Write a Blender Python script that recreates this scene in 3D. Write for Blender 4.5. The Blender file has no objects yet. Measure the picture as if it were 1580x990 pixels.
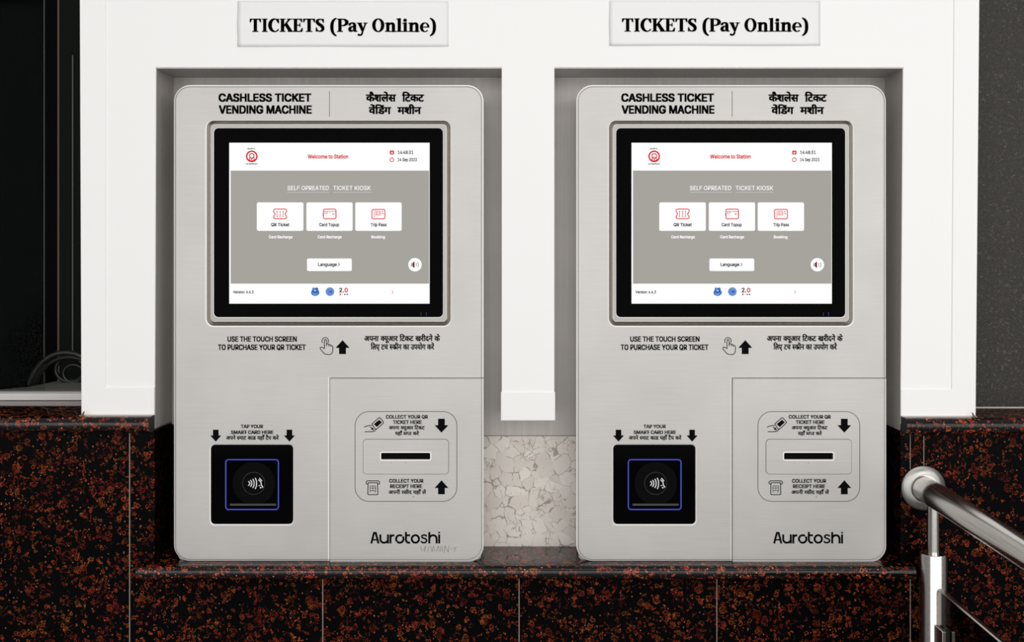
import bpy, bmesh, math, random
from mathutils import Vector
from mathutils.geometry import tessellate_polygon

# ---------------------------------------------------------------- camera, world, lights, exposure
scene = bpy.context.scene
COL = scene.collection
D = 1.92            # camera to the machines' front plane (m)
S = 0.00125         # metres per photo pixel on that plane
CX, CY = 805.0, 410.0   # where the optical axis meets the photo
CAMZ = 1.45

cam = bpy.data.cameras.new('camera')
cam_o = bpy.data.objects.new('camera', cam)
COL.objects.link(cam_o)
cam_o.location = (0, -D, CAMZ)
cam_o.rotation_euler = (math.pi / 2, 0, 0)
cam.sensor_width = 36.0
cam.lens = 36.0 * (D / S) / 1580.0
cam.shift_x = (790 - CX) / 1580.0
cam.shift_y = -(495 - CY) / 1580.0
cam.clip_start = 0.02
scene.camera = cam_o

scene.view_settings.view_transform = 'Standard'
scene.view_settings.look = 'None'
scene.view_settings.gamma = 1.0
scene.view_settings.exposure = 0.0
scene.view_settings.use_curve_mapping = False

world = bpy.data.worlds.new('station_hall')
scene.world = world
world.use_nodes = True
wn = world.node_tree
bg = wn.nodes['Background']
wtc = wn.nodes.new('ShaderNodeTexCoord')
wsep = wn.nodes.new('ShaderNodeSeparateXYZ')
wramp = wn.nodes.new('ShaderNodeValToRGB')
wmap = wn.nodes.new('ShaderNodeMath'); wmap.operation = 'MULTIPLY_ADD'
wmap.inputs[1].default_value = 0.5; wmap.inputs[2].default_value = 0.5
wn.links.new(wtc.outputs['Generated'], wsep.inputs[0])
wn.links.new(wsep.outputs['Z'], wmap.inputs[0])
wn.links.new(wmap.outputs[0], wramp.inputs[0])
wn.links.new(wramp.outputs[0], bg.inputs[0])
wramp.color_ramp.elements[0].position = 0.30
wramp.color_ramp.elements[0].color = (0.10, 0.097, 0.092, 1)
wramp.color_ramp.elements[1].position = 0.80
wramp.color_ramp.elements[1].color = (1.0, 0.985, 0.96, 1)
e = wramp.color_ramp.elements.new(0.5); e.color = (0.36, 0.352, 0.342, 1)
e = wramp.color_ramp.elements.new(0.62); e.color = (0.62, 0.605, 0.585, 1)
bg.inputs[1].default_value = 0.55


def area_light(name, loc, target, sx, sy, power, color=(1, 0.99, 0.98)):
    l = bpy.data.lights.new(name, 'AREA')
    l.shape = 'RECTANGLE'; l.size = sx; l.size_y = sy; l.energy = power; l.color = color
    o = bpy.data.objects.new(name, l)
    COL.objects.link(o)
    o.location = loc
    o.rotation_euler = (Vector(target) - Vector(loc)).to_track_quat('-Z', 'Y').to_euler()
    return o


area_light('ceiling_luminaire', (0.1, -1.9, 3.3), (0, 0.0, 1.2), 3.2, 0.35, 10)
area_light('front_fill', (0.4, -4.6, 1.75), (0.0, 0.0, 1.3), 9.0, 3.2, 200)  # added frontal fill behind the camera
area_light('side_luminaire', (3.2, -2.6, 2.6), (0.5, 0.0, 1.0), 1.0, 1.0, 12)


# ---------------------------------------------------------------- materials
def mat(name):
    m = bpy.data.materials.new(name)
    m.use_nodes = True
    nt = m.node_tree
    return m, nt, nt.nodes['Principled BSDF']


def plain(name, col, rough=0.5, metal=0.0, spec=0.5):
    m, nt, b = mat(name)
    b.inputs['Base Color'].default_value = (*col, 1)
    b.inputs['Roughness'].default_value = rough
    b.inputs['Metallic'].default_value = metal
    b.inputs['Specular IOR Level'].default_value = spec
    return m


def emit(name, col, strength=1.0):
    m, nt, b = mat(name)
    b.inputs['Base Color'].default_value = (0, 0, 0, 1)
    b.inputs['Specular IOR Level'].default_value = 0.0
    b.inputs['Emission Color'].default_value = (*col, 1)
    b.inputs['Emission Strength'].default_value = strength
    return m


def node(nt, kind, **kw):
    n = nt.nodes.new(kind)
    for k, v in kw.items():
        setattr(n, k, v)
    return n


def pos(nt, scale=(1, 1, 1)):
    g = node(nt, 'ShaderNodeNewGeometry')
    mp = node(nt, 'ShaderNodeMapping')
    mp.inputs['Scale'].default_value = scale
    nt.links.new(g.outputs['Position'], mp.inputs['Vector'])
    return mp.outputs['Vector']


def noise(nt, vec, scale, detail=2.0, rough=0.5):
    n = node(nt, 'ShaderNodeTexNoise')
    n.inputs['Scale'].default_value = scale
    n.inputs['Detail'].default_value = detail
    n.inputs['Roughness'].default_value = rough
    nt.links.new(vec, n.inputs['Vector'])
    return n


def ramp(nt, fac, stops, interp='LINEAR'):
    r = node(nt, 'ShaderNodeValToRGB')
    r.color_ramp.interpolation = interp
    els = r.color_ramp.elements
    while len(els) < len(stops):
        els.new(0.5)
    for e_, (p, c) in zip(els, stops):
        e_.position = p
        e_.color = (*c, 1) if len(c) == 3 else c
    nt.links.new(fac, r.inputs[0])
    return r.outputs[0]


def mix(nt, fac, a, b, mode='MIX'):
    n = node(nt, 'ShaderNodeMix', data_type='RGBA', blend_type=mode)
    for sock, v in ((n.inputs[0], fac), (n.inputs[6], a), (n.inputs[7], b)):
        if hasattr(v, 'is_output'):
            nt.links.new(v, sock)
        elif isinstance(v, (int, float)):
            sock.default_value = v
        else:
            sock.default_value = (*v, 1)
    return n.outputs[2]


def mth(nt, op, a, b=0.0, c=0.0):
    n = node(nt, 'ShaderNodeMath', operation=op)
    for i, v in enumerate((a, b, c)):
        if hasattr(v, 'is_output'):
            nt.links.new(v, n.inputs[i])
        else:
            n.inputs[i].default_value = v
    return n.outputs[0]


def bump(nt, b, height, strength, dist=0.001):
    n = node(nt, 'ShaderNodeBump')
    n.inputs['Strength'].default_value = strength
    n.inputs['Distance'].default_value = dist
    nt.links.new(height, n.inputs['Height'])
    nt.links.new(n.outputs[0], b.inputs['Normal'])


def brushed(name, c0, c1, stretch, rough, metal):
    m, nt, b = mat(name)
    streak = noise(nt, pos(nt, stretch), 1.0, 3.0, 0.6).outputs['Fac']
    cloud = noise(nt, pos(nt), 6.0, 3.0, 0.55).outputs['Fac']
    f = mth(nt, 'MULTIPLY_ADD', streak, 0.55, mth(nt, 'MULTIPLY', cloud, 0.45))
    nt.links.new(ramp(nt, f, ((0.35, c0), (0.65, c1))), b.inputs['Base Color'])
    nt.links.new(mth(nt, 'MULTIPLY_ADD', streak, 0.16, rough - 0.08), b.inputs['Roughness'])
    b.inputs['Metallic'].default_value = metal
    return m


M = {}
M['steel'] = brushed('brushed_steel', (0.45, 0.438, 0.42), (0.53, 0.517, 0.498), (9, 9, 900), 0.48, 0.45)
M['steel_edge'] = plain('steel_edge_highlight', (0.95, 0.94, 0.92), 0.30, 0.0)  # near-white, non-metallic: the highlight on the steel edges is put into the colour
M['steel_dark'] = plain('mirror_polished_steel', (0.50, 0.48, 0.455), 0.16, 1.0)
M['steel_frame'] = plain('satin_steel_frame', (0.36, 0.348, 0.33), 0.42, 0.45)
M['tube'] = brushed('satin_steel_tube', (0.57, 0.555, 0.535), (0.63, 0.612, 0.59), (200, 2, 200), 0.20, 1.0)
m_, nt_, b_ = mat('spun_steel_flange')
b_.inputs['Base Color'].default_value = (0.40, 0.388, 0.372, 1); b_.inputs['Metallic'].default_value = 1.0
b_.inputs['Roughness'].default_value = 0.36; b_.inputs['Anisotropic'].default_value = 0.85
tg_ = nt_.nodes.new('ShaderNodeTangent'); tg_.direction_type = 'RADIAL'; tg_.axis = 'Y'
nt_.links.new(tg_.outputs[0], b_.inputs['Tangent'])
M['flange'] = m_
M['lining'] = brushed('grey_metal_lining', (0.40, 0.376, 0.352), (0.50, 0.473, 0.445), (130, 130, 1.5), 0.42, 0.15)
M['ink'] = plain('black_print', (0.004, 0.004, 0.004), 0.8, 0, 0.02)
M['line'] = plain('engraved_line', (0.10, 0.097, 0.092), 0.5, 0.3)
M['scratch'] = plain('scratched_metal', (0.22, 0.213, 0.203), 0.6, 0.3)
M['black_glass'] = plain('black_glass', (0.0012, 0.0012, 0.0012), 0.08, 0, 0.012)
M['black'] = plain('black_plastic', (0.0022, 0.0022, 0.0022), 0.45, 0, 0.03)
M['dark_grey'] = plain('charcoal_plastic', (0.03, 0.03, 0.03), 0.4)
M['white_panel'] = plain('white_laminate', (0.86, 0.855, 0.85), 0.42, 0, 0.3)
M['paper'] = plain('white_paper', (0.80, 0.795, 0.80), 0.35, 0, 0.3)
M['joint'] = plain('pale_joint_filler', (0.23, 0.18, 0.15), 0.7)
M['pale_edge'] = plain('pale_sealant', (0.55, 0.49, 0.45), 0.6)
M['aluminium'] = plain('white_window_frame', (0.72, 0.71, 0.69), 0.4)
M['dark_frame'] = plain('dark_green_grey_frame', (0.010, 0.012, 0.0108), 0.5, 0, 0.05)
M['frame_line'] = plain('worn_frame_edge', (0.11, 0.11, 0.105), 0.4)
M['brown_edge'] = plain('brown_wood_edge', (0.14, 0.095, 0.065), 0.6)
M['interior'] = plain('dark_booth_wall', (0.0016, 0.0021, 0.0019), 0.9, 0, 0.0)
M['counter'] = plain('grey_counter_laminate', (0.22, 0.213, 0.20), 0.4)
M['cable'] = plain('black_rubber', (0.012, 0.012, 0.012), 0.28)
M['flake'] = plain('dry_brown_flake', (0.16, 0.10, 0.07), 0.7)
M['floor'] = None

W_ON = 1.0
M['scr_white'] = emit('screen_white', (1.0, 1.0, 1.0), W_ON)
M['scr_grey'] = emit('screen_grey', (0.385, 0.37, 0.34), W_ON)
M['scr_red'] = emit('screen_red', (0.72, 0.012, 0.02), W_ON)
M['scr_navy'] = emit('screen_navy', (0.012, 0.012, 0.035), W_ON)
M['scr_blue'] = emit('screen_blue', (0.035, 0.14, 0.52), W_ON)
M['scr_pale_blue'] = emit('screen_pale_blue', (0.42, 0.62, 0.92), W_ON)
M['scr_maroon'] = emit('screen_maroon', (0.16, 0.03, 0.045), W_ON)
M['led_blue'] = emit('blue_led', (0.07, 0.085, 0.52), 1.0)
M['icon_white'] = emit('lit_icon', (0.75, 0.75, 0.75), 0.9)


def make_granite(name, boost=1.0, gloss=0.22):
    m, nt, b = mat(name)
    v = pos(nt)
    # bend the coordinates so that the grains look torn, not round
    wob = noise(nt, v, 95.0, 3.0)
    add = node(nt, 'ShaderNodeVectorMath', operation='MULTIPLY_ADD')
    nt.links.new(wob.outputs['Color'], add.inputs[0])
    add.inputs[1].default_value = (0.013, 0.013, 0.013)
    nt.links.new(v, add.inputs[2])
    vw = add.outputs[0]
    vo = node(nt, 'ShaderNodeTexVoronoi', feature='F1')
    vo.inputs['Scale'].default_value = 62.0
    nt.links.new(vw, vo.inputs['Vector'])
    vs = node(nt, 'ShaderNodeSeparateColor')
    nt.links.new(vo.outputs['Color'], vs.inputs[0])
    present = mth(nt, 'GREATER_THAN', vs.outputs[0], 0.50)
    d = vo.outputs['Distance']
    ringr = mth(nt, 'MULTIPLY_ADD', vs.outputs[1], 0.22, 0.20)
    ring = mth(nt, 'LESS_THAN', mth(nt, 'ABSOLUTE', mth(nt, 'SUBTRACT', d, ringr)), 0.038)
    inner = mth(nt, 'LESS_THAN', d, ringr)
    fleck = noise(nt, v, 430.0, 2.0).outputs['Fac']
    fleckm = mth(nt, 'GREATER_THAN', fleck, 0.53)
    inner = mth(nt, 'MULTIPLY', inner, mth(nt, 'MULTIPLY_ADD', fleckm, 0.30, 0.03))
    body = mth(nt, 'MAXIMUM', mth(nt, 'MULTIPLY', ring, mth(nt, 'MULTIPLY_ADD', fleckm, 0.6, 0.25)), inner)
    grain = mth(nt, 'MULTIPLY', body, present)
    # a second, finer family of splinters
    vo2 = node(nt, 'ShaderNodeTexVoronoi', feature='F1')
    vo2.inputs['Scale'].default_value = 118.0
    nt.links.new(vw, vo2.inputs['Vector'])
    v2 = node(nt, 'ShaderNodeSeparateColor')
    nt.links.new(vo2.outputs['Color'], v2.inputs[0])
    r2 = mth(nt, 'MULTIPLY_ADD', v2.outputs[1], 0.25, 0.15)
    ring2 = mth(nt, 'LESS_THAN', mth(nt, 'ABSOLUTE', mth(nt, 'SUBTRACT', vo2.outputs['Distance'], r2)), 0.075)
    ring2 = mth(nt, 'MULTIPLY', ring2, mth(nt, 'GREATER_THAN', v2.outputs[0], 0.60))
    # thin squiggling veins
    nz = noise(nt, vw, 75.0, 2.0, 0.55).outputs['Fac']
    vein = mth(nt, 'LESS_THAN', mth(nt, 'ABSOLUTE', mth(nt, 'SUBTRACT', nz, 0.5)), 0.010)
    vmask = mth(nt, 'GREATER_THAN', noise(nt, v, 50.0, 1.0).outputs['Fac'], 0.52)
    vein = mth(nt, 'MAXIMUM', mth(nt, 'MULTIPLY', vein, vmask), ring2)
    patch = mth(nt, 'MULTIPLY_ADD', noise(nt, v, 26.0, 2.0).outputs['Fac'], 1.6, 0.1)
    fac = mth(nt, 'MINIMUM', mth(nt, 'MULTIPLY', mth(nt, 'MAXIMUM', grain, mth(nt, 'MULTIPLY', vein, 0.7)), patch), 1.0)
    hue = noise(nt, v, 34.0, 1.0).outputs['Fac']
    oc = ramp(nt, hue, ((0.35, (0.18 * boost, 0.020 * boost, 0.012 * boost)),
                        (0.50, (0.31 * boost, 0.044 * boost, 0.016 * boost)),
                        (0.66, (0.30 * boost, 0.075 * boost, 0.018 * boost))))
    base = mix(nt, fac, (0.0022, 0.0021, 0.0022), oc)
    # small bright dots
    vd = node(nt, 'ShaderNodeTexVoronoi', feature='F1')
    vd.inputs['Scale'].default_value = 130.0
    nt.links.new(v, vd.inputs['Vector'])
    ds = node(nt, 'ShaderNodeSeparateColor')
    nt.links.new(vd.outputs['Color'], ds.inputs[0])
    dot = mth(nt, 'MULTIPLY', mth(nt, 'LESS_THAN', vd.outputs['Distance'], 0.17),
              mth(nt, 'GREATER_THAN', ds.outputs[0], 0.72))
    dcol = mix(nt, ds.outputs[1], (0.30 * boost, 0.06 * boost, 0.03 * boost), (0.36 * boost, 0.22 * boost, 0.16 * boost))
    base = mix(nt, dot, base, dcol)
    nt.links.new(base, b.inputs['Base Color'])
    b.inputs['Roughness'].default_value = gloss
    b.inputs['Specular IOR Level'].default_value = 0.02
    return m


M['granite'] = make_granite('black_granite_with_red_grains')
M['granite_ledge'] = make_granite('polished_granite_ledge', 1.9, 0.05)
M['granite_ledge'].node_tree.nodes['Principled BSDF'].inputs['Specular IOR Level'].default_value = 0.32
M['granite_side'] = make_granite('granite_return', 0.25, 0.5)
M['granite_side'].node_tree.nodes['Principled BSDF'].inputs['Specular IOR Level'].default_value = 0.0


def make_terrazzo():
    m, nt, b = mat('beige_terrazzo')
    v = pos(nt)
    wob = noise(nt, v, 40.0, 3.0)
    add = node(nt, 'ShaderNodeVectorMath', operation='MULTIPLY_ADD')
    nt.links.new(wob.outputs['Color'], add.inputs[0])
    add.inputs[1].default_value = (0.022, 0.022, 0.022)
    nt.links.new(v, add.inputs[2])
    vo = node(nt, 'ShaderNodeTexVoronoi', feature='DISTANCE_TO_EDGE')
    vo.inputs['Scale'].default_value = 38.0
    nt.links.new(add.outputs[0], vo.inputs['Vector'])
    vc = node(nt, 'ShaderNodeTexVoronoi', feature='F1')
    vc.inputs['Scale'].default_value = 38.0
    nt.links.new(add.outputs[0], vc.inputs['Vector'])
    cs = node(nt, 'ShaderNodeSeparateColor')
    nt.links.new(vc.outputs['Color'], cs.inputs[0])
    stone = ramp(nt, cs.outputs[0], ((0.0, (0.65, 0.595, 0.545)), (0.5, (0.70, 0.65, 0.60)), (1.0, (0.75, 0.71, 0.67))))
    brk = noise(nt, v, 55.0, 2.0).outputs['Fac']
    width = mth(nt, 'MULTIPLY', mth(nt, 'MAXIMUM', mth(nt, 'SUBTRACT', brk, 0.40), 0.0), 0.15)
    crack = mth(nt, 'LESS_THAN', vo.outputs['Distance'], width)
    crack = mth(nt, 'MULTIPLY', crack, 0.62)
    v3 = node(nt, 'ShaderNodeTexVoronoi', feature='DISTANCE_TO_EDGE')
    v3.inputs['Scale'].default_value = 66.0
    nt.links.new(add.outputs[0], v3.inputs['Vector'])
    b3 = noise(nt, v, 30.0, 2.0).outputs['Fac']
    c3 = mth(nt, 'LESS_THAN', v3.outputs['Distance'], mth(nt, 'MULTIPLY', mth(nt, 'MAXIMUM', mth(nt, 'SUBTRACT', b3, 0.5), 0.0), 0.28))
    crack = mth(nt, 'MAXIMUM', crack, mth(nt, 'MULTIPLY', c3, 0.5))
    pit = noise(nt, v, 210.0, 1.0).outputs['Fac']
    crack = mth(nt, 'MAXIMUM', crack, mth(nt, 'MULTIPLY', mth(nt, 'GREATER_THAN', pit, 0.76), 0.6))
    base = mix(nt, crack, stone, (0.13, 0.095, 0.07))
    nt.links.new(base, b.inputs['Base Color'])
    b.inputs['Roughness'].default_value = 0.35
    b.inputs['Specular IOR Level'].default_value = 0.3
    return m


M['terrazzo'] = make_terrazzo()


def make_embossed():
    m, nt, b = mat('dark_embossed_wallcovering')
    v = pos(nt)
    n1 = noise(nt, v, 120.0, 1.5).outputs['Fac']
    worm = mth(nt, 'ABSOLUTE', mth(nt, 'SUBTRACT', n1, 0.5))
    h = ramp(nt, worm, ((0.0, (1, 1, 1)), (0.05, (0, 0, 0))))
    n2 = noise(nt, v, 210.0, 1.0).outputs['Fac']
    worm2 = mth(nt, 'ABSOLUTE', mth(nt, 'SUBTRACT', n2, 0.5))
    h2 = ramp(nt, worm2, ((0.0, (1, 1, 1)), (0.04, (0, 0, 0))))
    hh = mth(nt, 'MAXIMUM', h, h2)
    nt.links.new(mix(nt, hh, (0.024, 0.0215, 0.0185), (0.085, 0.077, 0.066)), b.inputs['Base Color'])
    b.inputs['Roughness'].default_value = 0.5
    b.inputs['Specular IOR Level'].default_value = 0.3
    bump(nt, b, hh, 0.7, 0.0012)
    return m


M['embossed'] = make_embossed()


def make_floor():
    m, nt, b = mat('grey_floor_stone')
    n = noise(nt, pos(nt), 90.0, 4.0).outputs['Fac']
    nt.links.new(ramp(nt, n, ((0.35, (0.20, 0.195, 0.185)), (0.65, (0.32, 0.312, 0.30)))), b.inputs['Base Color'])
    b.inputs['Roughness'].default_value = 0.35
    return m


M['floor'] = make_floor()


def make_glass(name, tint, gloss):
    m = bpy.data.materials.new(name)
    m.use_nodes = True
    nt = m.node_tree
    nt.nodes.remove(nt.nodes['Principled BSDF'])
    tr = node(nt, 'ShaderNodeBsdfTransparent'); tr.inputs[0].default_value = (*tint, 1)
    gl = node(nt, 'ShaderNodeBsdfGlossy'); gl.inputs['Roughness'].default_value = 0.02
    gl.inputs['Color'].default_value = (0.9, 0.9, 0.9, 1)
    mx = node(nt, 'ShaderNodeMixShader'); mx.inputs[0].default_value = gloss
    nt.links.new(tr.outputs[0], mx.inputs[1]); nt.links.new(gl.outputs[0], mx.inputs[2])
    nt.links.new(mx.outputs[0], nt.nodes['Material Output'].inputs[0])
    return m


M['rail_glass'] = make_glass('smoked_rail_glass', (0.42, 0.40, 0.38), 0.035)
M['window_glass'] = make_glass('booth_window_glass', (0.85, 0.87, 0.85), 0.001)


# ---------------------------------------------------------------- helpers
def W(px, py, y=0.0):
    """photo pixel -> world point at depth y behind the machines' front plane"""
    k = S * (D + y) / D
    return Vector(((px - CX) * k, y, CAMZ + (CY - py) * k))


BASE = W(507, 866, 0.0)          # left machine: point under its front face, on the ledge


def L(px, py, y=0.0):            # the left machine's own coordinates (all its faces lie near y = 0)
    return Vector(((px - 507) * S, y, (866 - py) * S))


def link(name, me, m, parent=None):
    o = bpy.data.objects.new(name, me)
    COL.objects.link(o)
    for mm in (m if isinstance(m, (list, tuple)) else [m]):
        me.materials.append(mm)
    if parent:
        o.parent = parent
    return o


def mesh_from(name, verts, faces, m, parent=None, smooth=False, mats=None):
    me = bpy.data.meshes.new(name)
    me.from_pydata([tuple(v) for v in verts], [], faces)
    if mats:
        me.polygons.foreach_set('material_index', mats)
    if smooth:
        me.polygons.foreach_set('use_smooth', [True] * len(me.polygons))
    me.update()
    return link(name, me, m, parent)


def thing(name, label, cat, loc, group=None):
    o = bpy.data.objects.new(name, None)
    o.empty_display_size = 0.05
    COL.objects.link(o)
    o.location = loc
    o['label'] = label; o['category'] = cat
    if group:
        o['group'] = group
    return o


def tag(o, label, cat, group=None):
    o['label'] = label; o['category'] = cat
    if group:
        o['group'] = group
    return o


def struct(o):
    o['kind'] = 'structure'
    return o


def rrect(x0, y0, x1, y1, r, n=6):
    """rounded rectangle in photo pixels, clockwise seen on the photo from the top left; r number or 4 corner radii tl,tr,br,bl"""
    rs = r if isinstance(r, (tuple, list)) else (r,) * 4
    out = []
    for (cx, cy, a0, rr) in ((x0, y0, 180, rs[0]), (x1, y0, 270, rs[1]), (x1, y1, 0, rs[2]), (x0, y1, 90, rs[3])):
        ccx = cx + rr if cx == x0 else cx - rr
        ccy = cy + rr if cy == y0 else cy - rr
        if rr <= 0:
            out.append((cx, cy)); continue
        for i in range(n + 1):
            a = math.radians(a0 + 90 * i / n)
            out.append((ccx + rr * math.cos(a), ccy + rr * math.sin(a)))
    return out


def inset(loop, d):
    """move a closed loop inward (clockwise-on-photo loops); negative d moves it outward"""
    n = len(loop)
    out = []
    for i in range(n):
        x0, y0 = loop[i - 1]; x1, y1 = loop[i]; x2, y2 = loop[(i + 1) % n]
        ax, ay = x1 - x0, y1 - y0; bx, by = x2 - x1, y2 - y1
        la = math.hypot(ax, ay) or 1; lb = math.hypot(bx, by) or 1
        n1 = (-ay / la, ax / la); n2 = (-by / lb, bx / lb)
        mx, my = n1[0] + n2[0], n1[1] + n2[1]
        q = (mx * mx + my * my) / 2 or 1
        out.append((x1 + mx / q * d, y1 + my / q * d))
    return out


def fill(loops):
    """triangles of a polygon with holes; indices run over the loops one after the other"""
    return tessellate_polygon([[Vector((x, y, 0)) for x, y in lp] for lp in loops])


def plate(name, loops, yf, yb, m, parent=None, conv=L, cham=0.0, edge=None, back=True):
    """a plate cut to loops[0] with holes loops[1:], front at yf, back at yb; cham (px) chamfers the front edges"""
    verts, faces, mi = [], [], []
    front = []
    for i, lp in enumerate(loops):
        front.append(inset(lp, cham if i == 0 else -cham) if cham else lp)
    tri = fill(front)
    off = []
    for lp in front:
        off.append(len(verts)); verts += [conv(x, y, yf) for x, y in lp]
    faces += [tuple(t) for t in tri]; mi += [0] * len(tri)
    prev = off
    if cham:
        mid = []
        for lp in loops:
            mid.append(len(verts)); verts += [conv(x, y, yf + cham * S) for x, y in lp]
        for k, lp in enumerate(loops):
            n = len(lp)
            for i in range(n):
                j = (i + 1) % n
                faces.append((off[k] + i, off[k] + j, mid[k] + j, mid[k] + i)); mi.append(1)
        prev = mid
    bk = []
    for lp in loops:
        bk.append(len(verts)); verts += [conv(x, y, yb) for x, y in lp]
    for k, lp in enumerate(loops):
        n = len(lp)
        for i in range(n):
            j = (i + 1) % n
            faces.append((prev[k] + i, prev[k] + j, bk[k] + j, bk[k] + i)); mi.append(1)
    if back:
        base = bk[0]
        faces += [tuple(base + a for a in reversed(t)) for t in tri]; mi += [0] * len(tri)
    o = mesh_from(name, verts, faces, [m, edge or m], parent, mats=mi)
    bm = bmesh.new(); bm.from_mesh(o.data)
    bmesh.ops.recalc_face_normals(bm, faces=bm.faces)
    bm.to_mesh(o.data); bm.free()
    return o


def strip(loop_a, ya, loop_b, yb, conv=L):
    n = len(loop_a)
    v = [conv(x, y, ya) for x, y in loop_a] + [conv(x, y, yb) for x, y in loop_b]
    f = [(i, (i + 1) % n, n + (i + 1) % n, n + i) for i in range(n)]
    return v, f


def box(name, lo, hi, m, parent=None, bevel=0.0):
    bm = bmesh.new()
    bmesh.ops.create_cube(bm, size=1.0)
    lo, hi = Vector(lo), Vector(hi)
    for v in bm.verts:
        v.co = Vector([(lo[i] + hi[i]) / 2 + v.co[i] * (hi[i] - lo[i]) for i in range(3)])
    if bevel:
        bmesh.ops.bevel(bm, geom=bm.edges[:], offset=bevel, segments=2, affect='EDGES', profile=0.5)
    me = bpy.data.meshes.new(name)
    bm.to_mesh(me); bm.free()
    return link(name, me, m, parent)


def pbox(name, x0, y0, x1, y1, yf, yb, m, parent=None, bevel=0.0, yref=None):
    """box whose front face fills the photo rectangle x0,y0-x1,y1"""
    a = W(x0, y1, yf if yref is None else yref); b = W(x1, y0, yf if yref is None else yref)
    return box(name, (a.x, yf, a.z), (b.x, yb, b.z), m, parent, bevel)


def lathe(name, profile, origin, axis, m, parent=None, seg=48, smooth=True):
    """profile: (radius, distance along axis)"""
    axis = Vector(axis).normalized()
    u = axis.orthogonal().normalized(); w = axis.cross(u)
    verts, faces = [], []
    for r, t in profile:
        for i in range(seg):
            a = 2 * math.pi * i / seg
            verts.append(Vector(origin) + axis * t + (u * math.cos(a) + w * math.sin(a)) * r)
    for k in range(len(profile) - 1):
        for i in range(seg):
            j = (i + 1) % seg
            faces.append((k * seg + i, k * seg + j, (k + 1) * seg + j, (k + 1) * seg + i))
    faces.append(tuple(reversed(range(seg))))
    faces.append(tuple((len(profile) - 1) * seg + i for i in range(seg)))
    o = mesh_from(name, verts, faces, m, parent, smooth)
    bm = bmesh.new(); bm.from_mesh(o.data)
    bmesh.ops.recalc_face_normals(bm, faces=bm.faces)
    if smooth:
        for ed in bm.edges:
            if len(ed.link_faces) == 2 and ed.calc_face_angle(0) > math.radians(35):
                ed.smooth = False
    bm.to_mesh(o.data); bm.free()
    return o


def tube_verts(pts, r, seg=12, closed=False):
    pts = [Vector(p) for p in pts]
    n = len(pts)
    verts, faces = [], []
    prev_u = None
    for i, p in enumerate(pts):
        a = pts[i - 1] if (i > 0 or closed) else p
        b = pts[(i + 1) % n] if (i < n - 1 or closed) else p
        t = (b - a).normalized()
        u = t.orthogonal().normalized() if prev_u is None else (prev_u - t * prev_u.dot(t)).normalized()
        prev_u = u
        w = t.cross(u)
        for k in range(seg):
            an = 2 * math.pi * k / seg
            verts.append(p + (u * math.cos(an) + w * math.sin(an)) * r)
    for i in range(n if closed else n - 1):
        for k in range(seg):
            j = (k + 1) % seg; i2 = (i + 1) % n
            faces.append((i * seg + k, i * seg + j, i2 * seg + j, i2 * seg + k))
    if not closed:
        faces.append(tuple(reversed(range(seg)))); faces.append(tuple((n - 1) * seg + k for k in range(seg)))
    return verts, faces


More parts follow.
